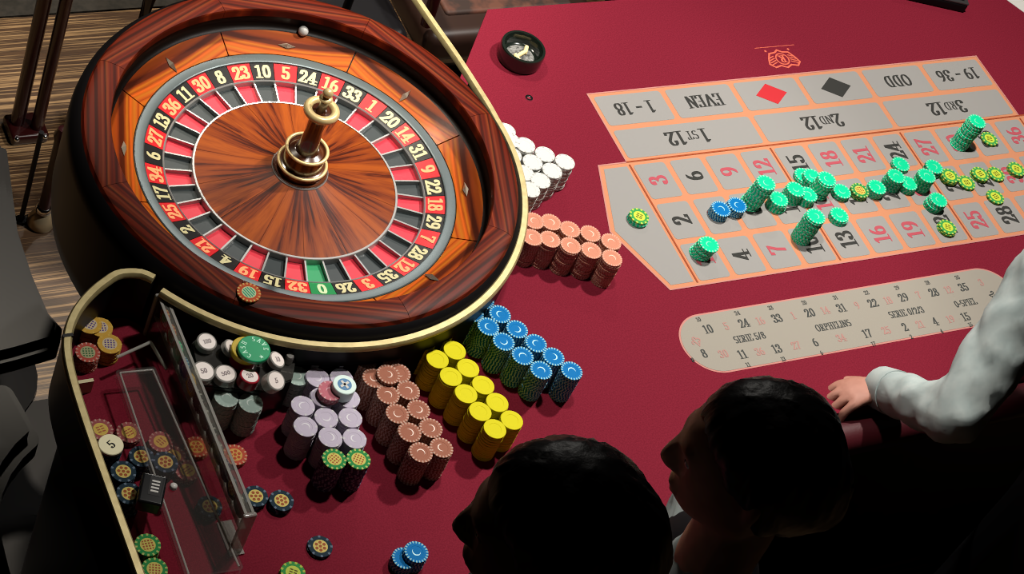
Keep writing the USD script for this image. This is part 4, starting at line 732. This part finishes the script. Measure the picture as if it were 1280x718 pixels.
    for ft in feet: obj('shoe', mv(fuse([hull((ft+V3(0, 0, .042)-fr*V3(1, 1, 0)*.03, .042), (ft+V3(0, 0, .036)+fr*V3(1, 1, 0)*.06, .036), (ft+fr*V3(1, 1, 0)*.15+V3(0, 0, .029), .029))], .02, 4)), BLACK, t, smooth=True)
    return t
def hair_bob(W, s): return [hull((W(-.070, 0, .035), .066*s), (W(-.085, 0, -.03), .062*s), (W(-.075, 0, -.09), .05*s)), hull((W(-.020, 0, .046), .092*s), (W(.012, 0, .058), .074*s)), hull((W(-.022, 0, .040), .094*s), (W(-.052, 0, -.010), .088*s)), hull((W(-.050, .02, -.01), .078*s), (W(-.050, -.02, -.01), .078*s), (W(-.060, .03, -.10), .055*s), (W(-.060, -.03, -.10), .055*s)),
                                hull((W(-.02, .062, .03), .036*s), (W(-.035, .066, -.07), .032*s)), hull((W(-.02, -.062, .03), .036*s), (W(-.035, -.066, -.07), .032*s)), hull((W(.045, .0, .080), .034*s), (W(.02, .05, .062), .034*s), (W(.02, -.05, .062), .034*s))]
def hair_tied(W, s): return [hull((W(-.020, 0, .042), .088*s), (W(.012, 0, .056), .070*s)), hull((W(-.022, 0, .038), .089*s), (W(-.046, 0, .0), .080*s), (W(-.055, 0, -.045), .052*s)), hull((W(-.078, 0, .01), .050*s), (W(-.088, 0, -.035), .044*s)), hull((W(-.02, .058, .03), .034*s), (W(-.03, .064, -.03), .022*s)), hull((W(-.02, -.058, .03), .034*s), (W(-.03, -.064, -.03), .022*s)), hull((W(.044, .0, .076), .030*s), (W(.02, .05, .060), .030*s), (W(.02, -.05, .060), .030*s))]
def standing(label, hc, face, headup, bodyf, skin, hairf, s=1.0, drop=.20):
    bf = nrm(V3(*bodyf, 0)); lf = np.cross(V3(0, 0, 1), bf); neck = hc-V3(0, 0, drop-.02)-nrm(V3(*face[:2], 0))*.035; base = neck-V3(0, 0, .055)-bf*.01
    sl, sr = base+lf*.155, base-lf*.155; hips = base-V3(0, 0, .44)-bf*.05; hips[2] = max(hips[2], FLOORZ+.84)
    el_ = [sl+lf*.025-V3(0, 0, .26)-bf*.04, sr-lf*.025-V3(0, 0, .26)-bf*.04]; wr = [e+bf*.10-V3(0, 0, .20)-lf*.02*k for e, k in zip(el_, (1, -1))]
    hands = [(bf*.35-V3(0, 0, 1), bf*.8+lf*.3*k, 1 if k > 0 else -1, (.35, .5, .4)) for k in (-1, 1)]
    feet = [V3(hips[0], hips[1], FLOORZ)-bf*.01+lf*.10, V3(hips[0], hips[1], FLOORZ)-bf*.01-lf*.10][::-1]
    return croupier(label, hc, face, headup, neck, sl, sr, hips, el_, wr, hands, [feet[1], feet[0]], skin, hairf, s)
standing('person with dark bobbed hair in black waistcoat, nearest the brown chips, looking left', at(688, 668, .82), V3(-.80, .58, -.18), V3(-.1, .1, 1), (-.80, .60), SKIN2, hair_bob, .98, .22)
standing('person with tied dark hair, white shirt and black waistcoat, looking left over the felt', at(940, 580, .68), V3(-.76, .62, -.20), V3(-.1, .12, 1), (-.80, .60), SKIN2, hair_tied, 1.04, .245)
SL = at(1322, 322, .42); EL = at(1196, 522, .20); WR = at(1104, 486, .030)
SR = SL+V3(.355, .07, -.01); NK = (SL+SR)/2+V3(-.01, .06, .045); HP = (SL+SR)/2+V3(.0, -.30, -.33); HC = NK+V3(-.02, .10, .15)
ERR = SR+V3(.10, -.10, -.22); WRR = V3(SR[0]+.02, -.29, .035)
croupier('person in white shirt and black waistcoat leaning one hand on the table edge', HC, V3(-.3, .9, -.35), V3(-.05, .3, 1), NK, SL, SR, HP, [EL, ERR], [WR, WRR],
         [(V3(-.95, .16, -.12), V3(-.05, .25, 1), 1, (.50, .75, .5), .92), (V3(-.3, .95, -.15), V3(0, .2, 1), -1, (.3, .5, .3), .92)], [V3(HP[0]-.11, HP[1]-.02, FLOORZ), V3(HP[0]+.11, HP[1]-.06, FLOORZ)], SKIN, hair_tied, .98)
